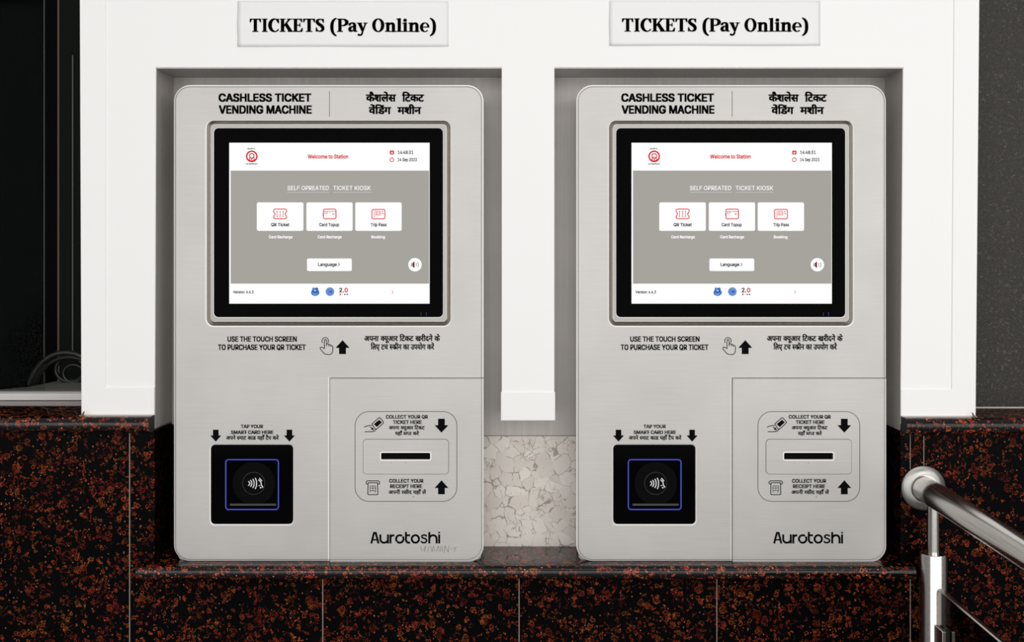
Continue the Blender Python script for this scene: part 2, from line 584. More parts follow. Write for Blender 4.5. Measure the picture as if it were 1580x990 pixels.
# ---------------------------------------------------------------- lettering
GLYPHS = (
    ".188_95 -4,78 -1,63 9,53 24,50 41,53 59,63 73,78 83,95 87,113 83,128 73,138 59,141 41,138 24,128 9,113 -1;0453_227 -7,174 1,130 24,95 62,69 113,53 178,48 254,53"
    " 330,69 395,95 447,130 484,174 508,227 516,279 508,323 484,358 447,384 395,400 330,405 254,400 178,384 113,359 62,323 24,279 1|227 50,261 56,290 74,313 103,330 "
    "144,340 194,344 254,340 314,330 365,313 405,290 435,261 453,227 460,192 453,163 435,140 405,123 365,113 314,109 254,113 194,123 144,140 103,163 74,192 56;1453_7"
    "6 0,76 55,391 55,391 0|276 509,276 0,212 0,212 448,209 448,86 358,86 427,198 509;2453_64 0,64 47,234 229,282 282,299 305,311 327,318 348,320 371,317 397,308 419"
    ",293 436,273 449,250 457,224 460,196 457,172 447,153 433,139 413,130 390,127 362,66 362,71 405,86 442,111 473,143 496,182 511,225 516,268 511,306 497,337 474,36"
    "1 445,376 411,381 372,378 345,371 318,357 290,336 259,267 180,153 60,153 57,389 57,389 0;3453_218 -7,173 -3,133 10,98 30,70 57,52 91,44 132,109 132,115 107,126 "
    "87,144 71,165 59,191 52,219 50,248 53,275 61,297 74,315 93,325 116,329 145,326 172,316 196,299 217,275 234,242 244,201 248,157 248,157 299,288 448,288 452,70 45"
    "2,70 509,372 509,372 461,211 278,211 289,264 288,308 276,344 253,371 222,387 186,393 145,387 103,370 66,344 36,309 12,266 -2;4453_40 105,40 158,247 509,311 509,"
    "109 166,109 163,413 163,413 105|282 0,282 121,282 146,282 318,343 318,343 0;6453_226 -7,182 -1,142 15,109 40,84 74,69 115,64 162,68 199,80 239,102 285,137 340,2"
    "52 509,322 509,151 261,145 261,154 275,165 288,179 299,196 307,214 312,235 314,278 309,316 295,346 271,370 240,384 201,389 157,384 112,368 73,343 39,310 14,271 "
    "-2|226 48,254 52,279 63,299 79,314 101,324 128,327 157,324 187,314 213,299 235,279 251,254 262,226 265,198 262,174 252,153 235,138 214,128 188,125 158,128 128,1"
    "38 102,153 79,174 63,198 52;8453_226 -7,178 -2,136 11,101 33,74 62,57 96,52 135,55 166,65 195,81 220,101 241,125 256,153 265,153 267,119 282,93 308,76 342,70 38"
    "0,75 417,90 450,114 477,146 498,184 511,226 516,269 511,306 498,337 477,361 450,377 417,382 380,376 342,359 308,333 282,300 267,300 265,327 256,351 241,372 220,"
    "387 195,397 166,401 135,395 96,378 62,352 33,317 11,275 -2|226 49,258 52,285 60,307 74,323 91,333 113,337 139,333 165,322 189,305 208,283 223,256 232,226 235,19"
    "6 232,169 223,147 208,130 189,119 165,115 139,119 113,129 91,145 74,167 60,195 52|226 290,252 292,274 300,293 313,307 330,316 351,319 376,316 399,308 420,294 43"
    "7,275 449,252 457,226 460,200 457,177 449,159 437,145 420,136 399,133 376,136 351,145 330,159 313,178 300,201 292;:188_95 -4,78 -1,63 9,53 24,50 41,53 59,63 73,"
    "78 83,95 87,113 83,128 73,138 59,141 41,138 24,128 9,113 -1|95 271,78 274,63 284,53 299,50 316,53 334,63 349,78 359,95 362,113 359,128 349,138 334,141 316,138 2"
    "99,128 284,113 274;>453_387 178,65 15,65 81,310 198,308 194,308 204,310 200,65 316,65 383,387 220;A480_16 0,201 509,276 509,463 0,395 0,287 302,264 372,232 478,"
    "245 478,213 371,191 302,85 0|110 142,110 199,370 199,370 142;B456_60 0,60 509,241 509,289 504,329 491,359 469,381 442,394 410,398 374,395 344,387 320,373 301,35"
    "6 286,336 275,315 267,315 262,339 257,363 245,385 227,402 203,414 173,418 136,413 100,400 67,377 39,344 18,301 4,247 0|125 57,245 57,296 63,330 80,349 105,355 1"
    "37,352 161,342 184,327 203,306 218,279 228,248 231,125 231|125 285,238 285,265 288,288 296,308 309,323 326,333 348,336 372,330 403,313 429,283 446,240 452,125 4"
    "52;C510_267 -7,205 1,150 25,104 63,70 115,48 179,40 254,48 329,70 393,104 445,150 484,205 508,267 516,305 513,340 504,373 490,402 471,427 447,448 418,463 385,47"
    "3 348,408 348,401 373,389 395,375 413,357 428,337 440,315 449,292 454,267 456,223 450,184 432,150 403,125 364,109 314,103 254,109 194,125 145,151 105,184 76,223"
    " 59,267 53,292 55,315 60,337 69,357 81,375 96,389 114,401 136,408 160,473 160,463 124,448 91,428 62,402 38,373 19,341 5,305 -4;D502_219 0,96 0,96 57,215 57,272 "
    "63,318 81,354 110,379 149,394 198,399 255,394 312,379 361,354 399,320 428,275 446,221 452,93 452,93 509,225 509,294 501,353 478,399 441,433 391,455 329,462 255,"
    "455 181,433 119,398 68,351 31,291 8|125 509,125 0,60 0,60 509;E419_60 0,60 509,372 509,372 452,125 452,125 286,355 286,355 229,125 229,125 57,375 57,375 0;F410_"
    "60 0,60 509,369 509,369 452,125 452,125 278,346 278,346 221,125 221,125 0;G520_269 -7,205 1,149 25,104 64,69 116,47 179,40 254,47 329,69 393,103 445,149 484,203"
    " 508,265 516,304 513,340 504,374 489,403 469,429 445,449 416,465 384,474 349,408 349,399 372,387 393,373 411,356 427,337 439,315 448,291 454,265 456,222 450,183"
    " 432,150 404,125 364,109 314,103 254,109 194,125 145,151 105,184 76,224 59,269 53,309 57,345 71,374 93,396 123,410 160,415 202,434 199,283 199,283 256,478 256,4"
    "78 200,471 141,451 91,419 50,377 19,326 0;H517_60 0,60 509,125 509,125 289,392 289,392 509,457 509,457 0,392 0,392 232,125 232,125 0;I301_31 0,31 57,118 57,118 "
    "452,31 452,31 509,269 509,269 452,183 452,183 57,269 57,269 0;K467_104 145,104 216,139 261,174 303,212 344,364 509,448 509,231 276,228 276|60 0,60 509,125 509,1"
    "25 334,124 225,125 193,125 0|372 0,188 259,228 309,449 0;L393_60 0,60 509,125 509,125 57,361 57,361 0;M628_60 0,60 509,152 509,277 187,287 159,299 123,311 84,32"
    "2 49,307 49,318 83,330 121,342 158,352 187,476 509,568 509,568 0,504 0,504 291,504 327,505 369,506 413,507 457,513 457,498 409,482 363,467 322,456 291,342 0,286"
    " 0,170 291,159 321,145 361,129 408,112 457,119 457,120 416,121 372,122 328,122 291,122 0;N523_60 0,60 509,136 509,343 183,363 151,388 107,414 55,405 54,401 108,"
    "399 157,399 195,399 509,463 509,463 0,387 0,202 290,177 331,148 381,108 452,119 454,122 384,124 328,125 291,125 0;O533_267 -7,205 1,150 25,105 63,70 115,48 179,"
    "40 254,48 329,70 393,105 445,150 484,205 508,267 516,329 508,384 484,429 445,464 393,486 329,493 254,486 179,464 115,429 63,384 25,329 1|267 53,310 59,349 76,38"
    "3 105,408 144,425 194,430 254,425 314,408 365,383 404,349 433,310 450,267 456,223 450,184 433,151 404,125 364,109 314,103 254,109 194,125 144,151 105,184 76,223"
    " 59;P445_60 0,60 509,235 509,289 503,332 487,366 462,390 430,404 391,409 348,404 304,390 265,366 233,332 207,289 191,235 186,109 186,109 242,233 242,269 246,297"
    " 256,318 272,333 294,342 319,344 348,342 376,333 402,318 423,297 439,268 449,232 452,125 452,125 0;Q533_245 159,313 159,369 85,384 65,468 -48,401 -48,346 27,331"
    " 46|267 -7,205 1,150 25,105 63,70 115,48 179,40 254,48 329,70 393,105 445,150 484,205 508,267 516,329 508,384 484,429 445,464 393,486 329,493 254,486 179,464 11"
    "5,429 63,384 25,329 1|267 53,310 59,349 76,383 105,408 144,425 194,430 254,425 314,408 365,383 404,349 433,310 450,267 456,223 450,184 433,151 404,125 364,109 3"
    "14,103 254,109 194,125 144,151 105,184 76,223 59;R449_60 0,60 509,236 509,290 504,333 489,367 465,390 433,405 395,409 352,405 309,390 271,367 240,333 217,289 20"
    "3,236 198,96 198,96 255,234 255,269 258,298 267,319 281,334 300,342 324,345 352,342 380,334 405,319 425,298 440,269 449,233 452,125 452,125 0|353 0,230 229,303 "
    "229,428 0;S447_224 -9,172 -4,128 9,91 31,64 60,46 96,38 137,104 137,110 110,123 88,142 71,166 59,194 52,224 49,257 52,286 60,311 74,329 92,341 114,346 139,342 1"
    "61,332 179,316 193,296 205,245 222,184 239,128 260,86 289,60 326,52 372,58 413,75 448,102 476,138 498,180 511,227 516,275 511,316 498,351 476,377 449,394 415,40"
    "1 378,337 378,326 412,302 437,267 453,225 459,194 456,167 448,145 435,129 418,118 398,115 376,119 352,131 334,148 319,169 308,212 293,264 279,312 264,336 252,35"
    "9 238,379 220,395 198,405 171,408 139,403 99,386 64,360 34,323 11,278 -4;T449_32 452,32 509,417 509,417 452,257 452,257 0,193 0,193 452;U517_259 -8,203 -2,154 1"
    "5,114 43,85 80,66 124,60 173,60 509,124 509,124 178,128 144,141 113,160 87,187 68,220 56,259 52,298 56,331 68,357 87,377 113,389 144,393 178,393 509,457 509,457"
    " 173,451 124,433 80,403 43,363 15,315 -2;V480_204 0,16 509,84 509,192 206,215 137,248 31,235 31,267 138,290 206,395 509,463 509,278 0;W686_155 0,16 509,82 509,1"
    "63 196,175 145,187 94,197 40,189 40,200 94,211 145,224 196,306 509,380 509,462 196,474 145,486 94,497 40,488 40,499 94,510 145,523 196,603 509,670 509,530 0,455"
    " 0,368 323,351 391,336 475,350 475,335 395,318 323,230 0;Y472_203 0,203 208,16 509,91 509,192 344,222 292,250 230,224 230,251 293,280 344,381 509,455 509,268 20"
    "8,268 0;a389_160 -9,126 -5,94 5,68 22,48 45,35 73,30 108,34 138,43 161,58 179,78 193,100 203,125 211,178 220,234 227,252 230,265 235,273 243,276 255,276 257,273"
    " 279,267 297,256 311,240 322,220 329,196 331,171 329,149 322,132 313,118 301,107 288,100 274,41 291,57 322,79 346,104 364,133 375,163 382,194 384,239 379,263 37"
    "2,286 360,306 343,322 320,333 290,337 251,337 0,277 0,277 52,272 52,252 25,236 12,215 1,190 -6|170 45,202 49,228 59,248 74,263 93,272 115,276 138,276 190,259 18"
    "2,231 176,200 171,175 168,134 159,117 150,103 139,95 124,92 105,94 87,102 72,114 61,130 52,149 47;c396_207 -8,159 -2,117 16,82 46,56 85,40 133,34 187,40 243,56 "
    "291,82 330,117 360,159 378,207 384,234 383,260 377,284 368,305 356,324 341,340 322,353 301,362 277,303 262,290 289,270 311,242 325,207 330,173 325,145 310,124 2"
    "87,108 258,99 224,96 187,99 151,108 117,124 89,145 66,173 51,207 46,243 52,271 66,292 89,304 117,363 102,354 78,341 56,325 37,306 21,285 9,261 -1,235 -6;d424_19"
    "5 -8,151 -2,111 16,79 45,55 84,39 133,34 189,39 245,55 293,79 332,112 361,151 378,196 384,228 381,253 373,272 360,287 346,306 319,311 319,311 509,372 509,372 0,"
    "313 0,313 59,307 59,287 31,272 17,252 4,227 -5|205 47,236 51,263 65,284 86,299 115,309 150,312 189,309 229,300 263,284 291,263 312,237 325,205 330,172 325,145 3"
    "11,124 290,108 261,99 227,96 189,99 151,109 117,124 88,145 66,172 51;e404_212 -8,161 -2,117 16,82 46,56 85,40 132,34 187,39 242,55 290,81 329,115 359,157 378,20"
    "5 384,236 382,266 374,294 361,319 341,341 315,357 282,368 242,371 194,371 169,75 169,75 221,338 221,310 202,307 237,298 269,283 294,263 314,237 326,205 330,173 "
    "326,146 313,125 294,109 270,99 241,96 211,96 178,100 139,110 106,128 80,151 61,179 50,212 46,234 48,254 53,271 61,285 73,297 88,306 105,365 91,353 63,335 39,311"
    " 19,283 4,249 -5;g425_207 -151,168 -148,134 -140,105 -127,82 -110,64 -91,51 -69,101 -41,122 -66,136 -78,154 -88,178 -95,207 -97,249 -92,282 -75,304 -47,311 -6,3"
    "11 68,306 68,287 41,272 28,252 16,227 8,195 5,152 10,113 27,80 53,55 90,39 136,34 191,39 246,55 293,80 332,112 361,152 378,196 384,228 382,253 373,273 360,288 3"
    "46,308 319,313 319,313 379,372 379,372 -9,367 -54,350 -90,324 -117,291 -136,251 -147|205 59,237 63,264 75,285 95,300 121,309 154,312 193,309 231,300 264,285 291"
    ",264 312,237 325,205 330,172 325,145 312,124 290,109 262,99 229,96 193,99 155,109 123,124 96,145 76,172 63;h410_114 227,114 0,53 0,53 509,114 509,114 287,102 28"
    "7,124 332,152 362,187 379,227 384,264 380,295 369,321 349,341 321,353 285,357 240,357 0,296 0,296 235,290 275,273 304,246 323,210 329,184 326,161 317,141 303,12"
    "6 283,117 257;i167_53 0,53 379,114 379,114 0|84 443,67 446,54 455,44 468,41 483,44 499,54 512,67 521,84 524,100 521,114 512,123 499,126 483,123 468,114 455,100 "
    "446;k381_110 137,110 212,121 212,284 379,360 379,184 199,177 199|53 0,53 509,114 509,114 0|294 0,148 186,191 229,372 0;l189_139 -2,101 3,74 20,58 47,53 84,53 50"
    "9,114 509,114 99,115 77,120 62,130 54,146 52,160 53,170 54,181 3,162 -1;m610_53 0,53 379,112 379,112 295,108 295,118 323,132 346,151 363,172 376,195 384,219 386"
    ",257 380,287 361,309 331,321 295,312 295,322 321,337 343,357 361,381 375,407 383,437 386,468 383,497 372,522 354,541 328,553 296,557 255,557 0,496 0,496 254,490"
    " 289,473 313,447 326,419 330,395 328,374 320,358 307,345 290,338 270,335 247,335 0,274 0,274 260,269 288,253 311,229 326,199 330,178 328,158 320,140 307,126 289"
    ",117 266,114 238,114 0;n410_114 227,114 0,53 0,53 379,112 379,112 287,102 287,124 332,152 362,187 379,227 384,264 380,295 369,321 349,341 321,353 285,357 240,35"
    "7 0,296 0,296 235,290 275,273 304,246 323,210 329,184 326,161 317,141 303,126 283,117 257;o415_207 -8,159 -2,117 16,82 46,56 85,40 133,34 187,40 243,56 291,82 3"
    "30,117 360,159 378,207 384,256 378,299 360,333 330,359 291,376 243,381 187,376 133,359 85,333 46,299 16,256 -2|207 46,242 51,270 66,292 89,307 117,316 151,319 1"
    "87,316 224,307 258,292 287,270 310,242 325,207 330,173 325,145 310,124 287,108 258,99 224,96 187,99 151,108 117,124 89,145 66,173 51;p424_53 -143,53 379,112 379"
    ",112 319,118 319,137 346,152 360,171 373,197 381,229 384,274 378,313 361,345 332,370 293,385 245,390 189,385 133,370 84,346 45,313 16,274 -2,229 -8,198 -5,173 4"
    ",153 17,138 31,118 59,114 59,114 -143|220 47,253 51,279 66,301 88,316 117,325 151,328 189,325 227,316 261,301 290,280 311,253 325,220 330,188 325,161 312,140 29"
    "1,125 263,116 229,113 189,116 150,125 115,140 86,162 65,188 51;r259_53 0,53 379,112 379,112 321,115 321,130 347,152 367,181 380,213 385,229 384,243 384,243 322,"
    "230 324,207 326,182 323,159 315,140 301,126 284,117 262,114 237,114 0;s365_182 -8,145 -5,112 3,84 18,62 38,45 63,36 94,94 107,105 79,124 60,150 49,181 45,217 50"
    ",244 62,262 81,268 103,265 121,254 136,237 147,212 155,149 170,104 186,72 208,53 237,47 274,51 305,65 332,87 354,115 370,149 381,187 384,223 381,254 372,279 358"
    ",299 339,314 316,324 290,268 277,258 298,243 316,219 328,187 333,156 329,131 317,114 299,109 277,112 258,124 243,144 232,172 223,229 209,275 194,306 171,325 142"
    ",331 107,326 75,312 47,290 24,260 6,223 -5;t227_204 379,204 327,6 327,6 379|65 471,126 471,126 98,128 76,136 61,150 53,170 50,185 51,202 54,213 2,192 -3,168 -4,"
    "125 2,92 21,72 52,65 93;u410_182 -5,146 -1,115 11,89 31,69 59,57 95,53 139,53 379,114 379,114 144,119 105,137 75,164 56,200 50,226 53,249 62,268 77,283 97,293 1"
    "22,296 153,296 379,357 379,357 0,298 0,298 92,307 92,286 47,257 17,222 0;ँ0_-108 487,-106 498,-100 507,-91 513,-80 515,-69 513,-59 507,-53 498,-51 487,-53 475,-"
    "59 466,-69 460,-80 458,-91 460,-100 466,-106 475|40 496,22 447,-4 414,-38 397,-79 391,-118 397,-152 416,-180 449,-202 496,-163 509,-146 474,-128 449,-106 434,-7"
    "8 429,-49 434,-28 451,-14 476,-3 511;ं0_-106 443,-104 456,-97 467,-87 474,-75 477,-62 474,-52 467,-45 456,-43 443,-45 431,-52 420,-62 413,-75 410,-87 413,-97 42"
    "0,-104 431;अ439_270 125,263 90,244 65,215 51,179 46,133 55,91 83,53 132,17 204,57 219,83 165,111 123,141 97,175 88,195 90,211 98,221 111,225 130,222 150,213 168"
    ",199 184,183 199,149 196,146 236,180 240,202 250,214 265,218 284,215 302,205 314,190 321,173 323,153 321,135 317,98 302,84 341,121 356,145 361,171 363,211 357,2"
    "40 341,258 315,264 284,254 245,225 215,237 204,279 201,312 203,341 209,341 316,299 316,299 357,447 357,447 316,388 316,388 0,341 0,341 167,314 162,286 160,261 1"
    "62,268 144;आ588_270 125,263 90,244 65,215 51,179 46,133 55,91 83,53 132,17 204,57 219,83 165,111 123,141 97,175 88,195 90,211 98,221 111,225 130,222 150,213 168"
    ",199 184,183 199,149 196,146 236,180 240,202 250,214 265,218 284,215 302,205 314,190 321,173 323,153 321,135 317,98 302,84 341,121 356,145 361,171 363,211 357,2"
    "40 341,258 315,264 284,254 245,225 215,237 204,279 201,312 203,341 209,341 316,299 316,299 357,596 357,596 316,536 316,536 0,490 0,490 316,388 316,388 0,341 0,3"
    "41 167,314 162,286 160,261 162,268 144;उ315_0 357,323 357,323 316,260 316,274 293,279 267,267 221,233 188,253 169,270 146,283 119,287 87,283 61,274 39,258 22,23"
    "8 10,215 2,188 0,156 4,126 18,97 41,69 75,42 121,17 180,57 194,74 152,93 115,113 85,135 62,158 47,184 43,205 45,223 53,234 68,238 92,235 115,225 135,209 155,189"
    " 173,152 169,149 209,186 213,212 224,227 241,232 266,230 282,223 296,214 308,202 316,0 316;ए318_326 316,272 316,272 218,268 172,262 156,253 141,226 120,186 110,"
    "176 153,198 158,213 168,223 185,226 218,226 316,92 316,92 203,94 160,101 132,118 112,149 92,213 56,243 36,264 17,275 -4,279 -30,277 -53,270 -74,252 -106,211 -82"
    ",225 -57,230 -44,231 -32,227 -12,209 6,167 32,117 61,78 88,65 104,55 122,48 147,45 182,45 316,0 316,0 357,326 357;क438_446 316,260 316,260 200,290 222,327 229,3"
    "61 223,388 205,405 176,411 137,409 110,403 81,391 51,374 22,333 46,346 66,356 88,363 112,365 136,363 160,354 176,341 186,323 190,291 179,260 148,260 0,213 0,213"
    " 100,179 78,156 70,130 68,104 71,79 79,58 92,41 112,30 136,26 167,34 208,58 240,94 260,140 267,170 265,195 261,191 219,168 223,143 225,113 221,91 210,78 192,73 "
    "168,77 141,90 123,109 112,131 108,155 111,176 120,213 149,213 316,0 316,0 357,446 357;ख470_419 316,419 0,372 0,372 26,351 16,328 9,280 4,220 12,162 35,105 76,49"
    " 137,28 170,23 194,25 206,32 216,43 223,60 226,73 224,85 219,104 201,114 213,120 229,125 263,123 291,115 316,0 316,0 357,478 357,478 316|307 133,326 135,343 142"
    ",372 161,372 316,161 316,169 293,171 263,166 221,151 188,127 164,95 145,137 103,180 71,228 52,281 45,329 51,351 59,372 70,372 114,341 100,321 96,299 94,274 97,2"
    "51 105,231 119,217 137,208 158,204 183,211 220,232 248,264 266,305 272,330 270,354 266,350 226,331 230,310 232,286 229,267 219,255 204,251 182,255 160,267 145,2"
    "85 136;ग323_119 316,119 134,118 121,112 111,104 104,92 102,77 105,61 114,47 128,34 144,26 161,24 177,25 189,31 198,42 204,59 206,73 206,73 316,0 316,0 357,332 3"
    "57,332 316,272 316,272 0,226 0,226 316;च364_373 316,313 316,313 0,267 0,267 95,231 76,209 70,182 68,142 74,109 92,88 121,81 158,83 174,88 189,96 203,106 213,22 "
    "212,22 253,190 253,211 253,223 253,219 213,201 213,171 209,147 198,132 181,127 157,131 136,144 120,162 111,182 108,209 111,231 120,250 134,267 149,267 316,0 316"
    ",0 357,373 357;ट289_298 316,213 316,213 200,182 200,136 196,118 190,104 183,80 157,72 123,76 98,85 78,100 62,118 51,139 45,163 43,191 44,215 50,261 70,277 27,22"
    "3 8,194 2,164 0,127 4,93 15,65 33,44 58,31 89,26 126,31 161,46 189,69 212,97 228,130 238,165 241,167 241,167 316,0 316,0 357,298 357;ड331_206 128,172 123,142 11"
    "3,118 131,97 151,83 175,79 202,80 217,84 230,100 249,114 257,131 263,177 267,230 267,230 316,0 316,0 357,340 357,340 316,277 316,277 226,171 226,146 225,133 219"
    ",127 211,125 199,127 187,133 176,150 159,178 166,208 169,247 163,279 147,300 122,307 88,300 53,279 25,243 6,194 0,140 6,93 25,51 54,14 91,49 119,82 85,116 61,15"
    "3 47,194 43,231 47,253 62,260 87,257 105,246 117,229 125;त327_276 316,276 0,230 0,230 188,167 188,115 185,99 180,86 172,76 157,72 136,78 108,94 82,120 54,156 23"
    ",125 -7,76 39,55 62,39 87,29 112,26 139,28 158,34 175,42 190,53 202,72 214,94 223,121 228,156 229,230 229,230 316,0 316,0 357,335 357,335 316;द299_237 -33,214 6"
    ",196 42,182 40,165 39,116 45,93 53,72 65,53 80,39 101,30 126,26 156,29 180,35 200,46 216,59 230,80 245,105 254,134 260,167 262,169 262,169 316,0 316,0 357,307 3"
    "57,307 316,216 316,216 221,188 221,134 217,115 212,99 204,88 194,80 182,74 168,72 150,78 123,95 100,124 85,165 80,172 80,179 81,176 101,179 118,188 130,200 136,"
    "214 138,236 134,252 124,262 109,265 93,263 77,256 65,247 56,235 49,252 21,276 -14;न319_0 357,327 357,327 316,268 316,268 0,221 0,221 171,117 171,117 140,115 126"
    ",109 116,100 110,88 108,74 111,59 120,44 133,32 149,24 166,21 183,23 195,29 204,40 210,56 212,221 212,221 316,0 316;प326_275 316,275 0,229 0,229 110,192 91,171 "
    "86,146 84,124 86,104 92,87 100,74 111,61 128,52 148,47 173,45 206,45 316,0 316,0 357,335 357,335 316|229 316,92 316,92 212,94 175,99 152,109 138,126 128,151 125"
    ",173 127,194 136,213 147,229 161;म343_292 316,292 0,246 0,246 144,119 144,119 122,117 106,111 95,102 89,91 87,80 89,68 94,46 112,29 136,22 160,24 169,30 177,41 "
    "183,57 184,72 184,72 316,0 316,0 357,352 357,352 316|246 316,119 316,119 184,246 184;य333_342 357,342 316,282 316,282 0,235 0,235 103,197 84,173 78,145 76,99 85"
    ",62 111,36 151,22 203,53 212,75 224,88 240,92 262,90 278,85 292,71 316,0 316,0 357|74 173,87 148,103 131,123 120,149 117,176 120,199 129,219 142,235 157,235 316"
    ",121 316,134 286,138 256,131 219,110 191;र235_227 24,196 -7,132 50,79 104,43 147,27 175,23 195,25 206,32 216,43 223,60 226,73 224,85 219,104 200,123 213,137 229"
    ",144 248,147 269,144 295,137 316,0 316,0 357,244 357,244 316,184 316,191 293,193 263,190 234,180 210,165 189,146 173,122 158,96 146,156 84;ल389_0 316,0 357,398 "
    "357,398 316,338 316,338 0,292 0,292 204,284 204,270 203,256 198,242 188,228 173,216 150,204 119,160 133,168 158,179 180,151 196,136 201,120 203,100 199,85 190,7"
    "5 174,72 156,75 134,85 114,100 94,121 73,177 23,146 -7,86 48,61 74,42 101,30 128,26 158,29 186,40 208,56 224,75 236,96 242,117 245,141 243,163 236,184 226,203 2"
    "13,241 237,287 245,292 245,292 316;व319_328 316,268 316,268 0,222 0,222 95,186 76,162 70,134 68,105 71,79 80,57 94,40 113,30 137,26 164,35 208,59 240,98 260,146"
    " 267,165 266,187 264,203 261,200 219,176 223,149 225,117 221,93 209,78 190,73 165,77 139,91 122,111 111,135 108,163 111,186 121,206 134,222 149,222 316,0 316,0 "
    "357,328 357;श391_70 109,52 111,36 119,26 131,23 146,26 161,33 172,45 178,60 180,81 176,110 159,136 172,157 192,171 220,175 254,171 283,158 306,139 320,114 325,9"
    "9 323,88 317,81 308,79 296,85 278,93 268,107 261,127 255,155 253,145 213,98 221,65 240,45 266,38 297,43 324,58 345,83 358,117 363,143 360,168 351,189 335,206 31"
    "4,217 286,221 253,216 215,201 179,177 150,146 127,196 77,238 25,201 -1,148 67,103 111|339 316,339 0,293 0,293 316,242 316,242 357,399 357,399 316;स388_337 316,3"
    "37 0,291 0,291 153,257 146,218 144,167 148,122 159,96 145,151 84,218 24,187 -7,127 50,76 104,42 147,26 175,23 195,25 206,32 216,43 223,60 226,73 224,85 219,104 "
    "201,114 213,120 229,125 263,122 294,115 316,0 316,0 357,397 357,397 316|212 185,253 187,291 195,291 316,161 316,168 294,171 263,170 241,166 221,159 205,150 191,"
    "181 187;ह305_184 40,203 47,218 56,228 69,231 85,227 104,215 119,193 128,161 132,126 127,100 115,85 96,79 71,81 54,86 37,96 19,113 0,173 -51,142 -82,96 -42,62 -5"
    ",40 33,33 75,36 95,42 113,53 129,66 142,47 168,42 184,40 202,41 217,45 230,61 249,75 257,91 263,132 267,207 267,207 316,0 316,0 357,314 357,314 316,254 316,254 "
    "226,132 226,107 225,94 219,88 211,86 199,87 188,91 179,105 163,133 170,163 172,199 169,228 160,249 146,265 129,273 109,276 88,271 57,257 33,233 14,200 1;ा149_98"
    " 316,98 0,51 0,51 316,0 316,0 357,157 357,157 316;ि149_51 316,0 316,0 357,46 357,35 384,30 416,39 456,64 488,103 508,153 515,229 504,296 471,355 419,404 353,356"
    " 353,296 420,231 460,163 473,127 469,100 456,83 436,77 410,78 394,82 380,95 357,157 357,157 316,98 316,98 0,51 0;ी149_-106 353,-121 392,-126 430,-120 464,-102 4"
    "91,-73 509,-35 515,-3 511,22 498,44 477,62 447,78 407,94 357,157 357,157 316,98 316,98 0,51 0,51 316,0 316,0 357,50 357,34 409,16 445,-5 467,-33 474,-53 470,-68"
    " 460,-77 443,-80 421,-78 402,-74 386,-60 353;ू0_-36 -141,-67 -150,-99 -154,-138 -148,-167 -131,-185 -105,-191 -72,-185 -42,-165 -17,-134 1,-93 6,-53 2,-18 -10,1"
    "2 -28,39 -52,62 -79,83 -109,48 -131,16 -89,-16 -58,-50 -39,-90 -33,-115 -36,-134 -44,-145 -57,-149 -74,-145 -92,-134 -104,-119 -110,-102 -113,-75 -109,-51 -101;"
    "ॅ0_40 496,22 447,-4 414,-38 397,-79 391,-118 397,-152 416,-180 449,-202 496,-161 509,-145 474,-127 450,-105 435,-78 430,-49 435,-29 451,-15 477,-4 511;े0_-97 35"
    "3,-121 425,-133 447,-147 462,-163 470,-181 473,-203 470,-221 465,-235 507,-211 513,-183 515,-154 511,-129 500,-107 480,-88 450,-71 408,-54 353;ै0_-103 353,-118 "
    "373,-131 387,-144 396,-157 401,-184 404,-207 400,-231 392,-246 431,-218 441,-187 444,-163 441,-141 432,-123 417,-107 397,-105 399,-128 445,-139 459,-151 468,-16"
    "5 473,-182 475,-204 473,-222 467,-235 507,-211 513,-183 515,-154 511,-129 500,-107 480,-88 450,-71 408,-54 353;ो149_98 316,98 0,51 0,51 316,0 316,0 357,157 357,"
    "157 316|52 353,28 425,15 447,2 462,-14 470,-32 473,-55 470,-72 465,-86 507,-62 513,-34 515,-5 511,20 500,41 480,61 450,78 408,95 353"
)
FONT = {}
for item in GLYPHS.split(';'):
    head, body_ = item.split('_', 1)
    FONT[head[0]] = (int(head[1:]), [[tuple(map(int, p.split())) for p in lp.split(',')] for lp in body_.split('|')])
FONT['I'] = (190, [[(62, 0), (62, 514), (128, 514), (128, 0)]])
TRI = {}


def area2(lp):
    return sum(lp[i - 1][0] * lp[i][1] - lp[i][0] * lp[i - 1][1] for i in range(len(lp)))


def inside(p, lp):
    c = False
    for i in range(len(lp)):
        (x0, y0), (x1, y1) = lp[i - 1], lp[i]
        if (y0 > p[1]) != (y1 > p[1]) and p[0] < (x1 - x0) * (p[1] - y0) / (y1 - y0) + x0:
            c = not c
    return c


def glyph(ch):
    """triangles of one letter, font units"""
    if ch not in TRI:
        adv, lps = FONT[ch]
        big = max(lps, key=lambda q: abs(area2(q)))
        sgn = 1 if area2(big) > 0 else -1
        outs = [q for q in lps if area2(q) * sgn > 0]
        holes = [q for q in lps if area2(q) * sgn <= 0]
        tris = []
        for o in outs:
            hs = [h for h in holes if inside(h[0], o)]
            flat = [p for lp in [o] + hs for p in lp]
            for t in fill([o] + hs):
                tris.append([flat[i] for i in t])
        TRI[ch] = (adv, tris)
    return TRI[ch]


def clip_x(tris, xmax):
    out = []
    for t in tris:
        poly = []
        for i in range(3):
            a, b = t[i - 1], t[i]
            ia, ib = a[0] <= xmax, b[0] <= xmax
            if ia != ib:
                k = (xmax - a[0]) / (b[0] - a[0])
                poly.append((xmax, a[1] + (b[1] - a[1]) * k))
            if ib:
                poly.append(b)
        for i in range(1, len(poly) - 1):
            out.append([poly[0], poly[i], poly[i + 1]])
    return out


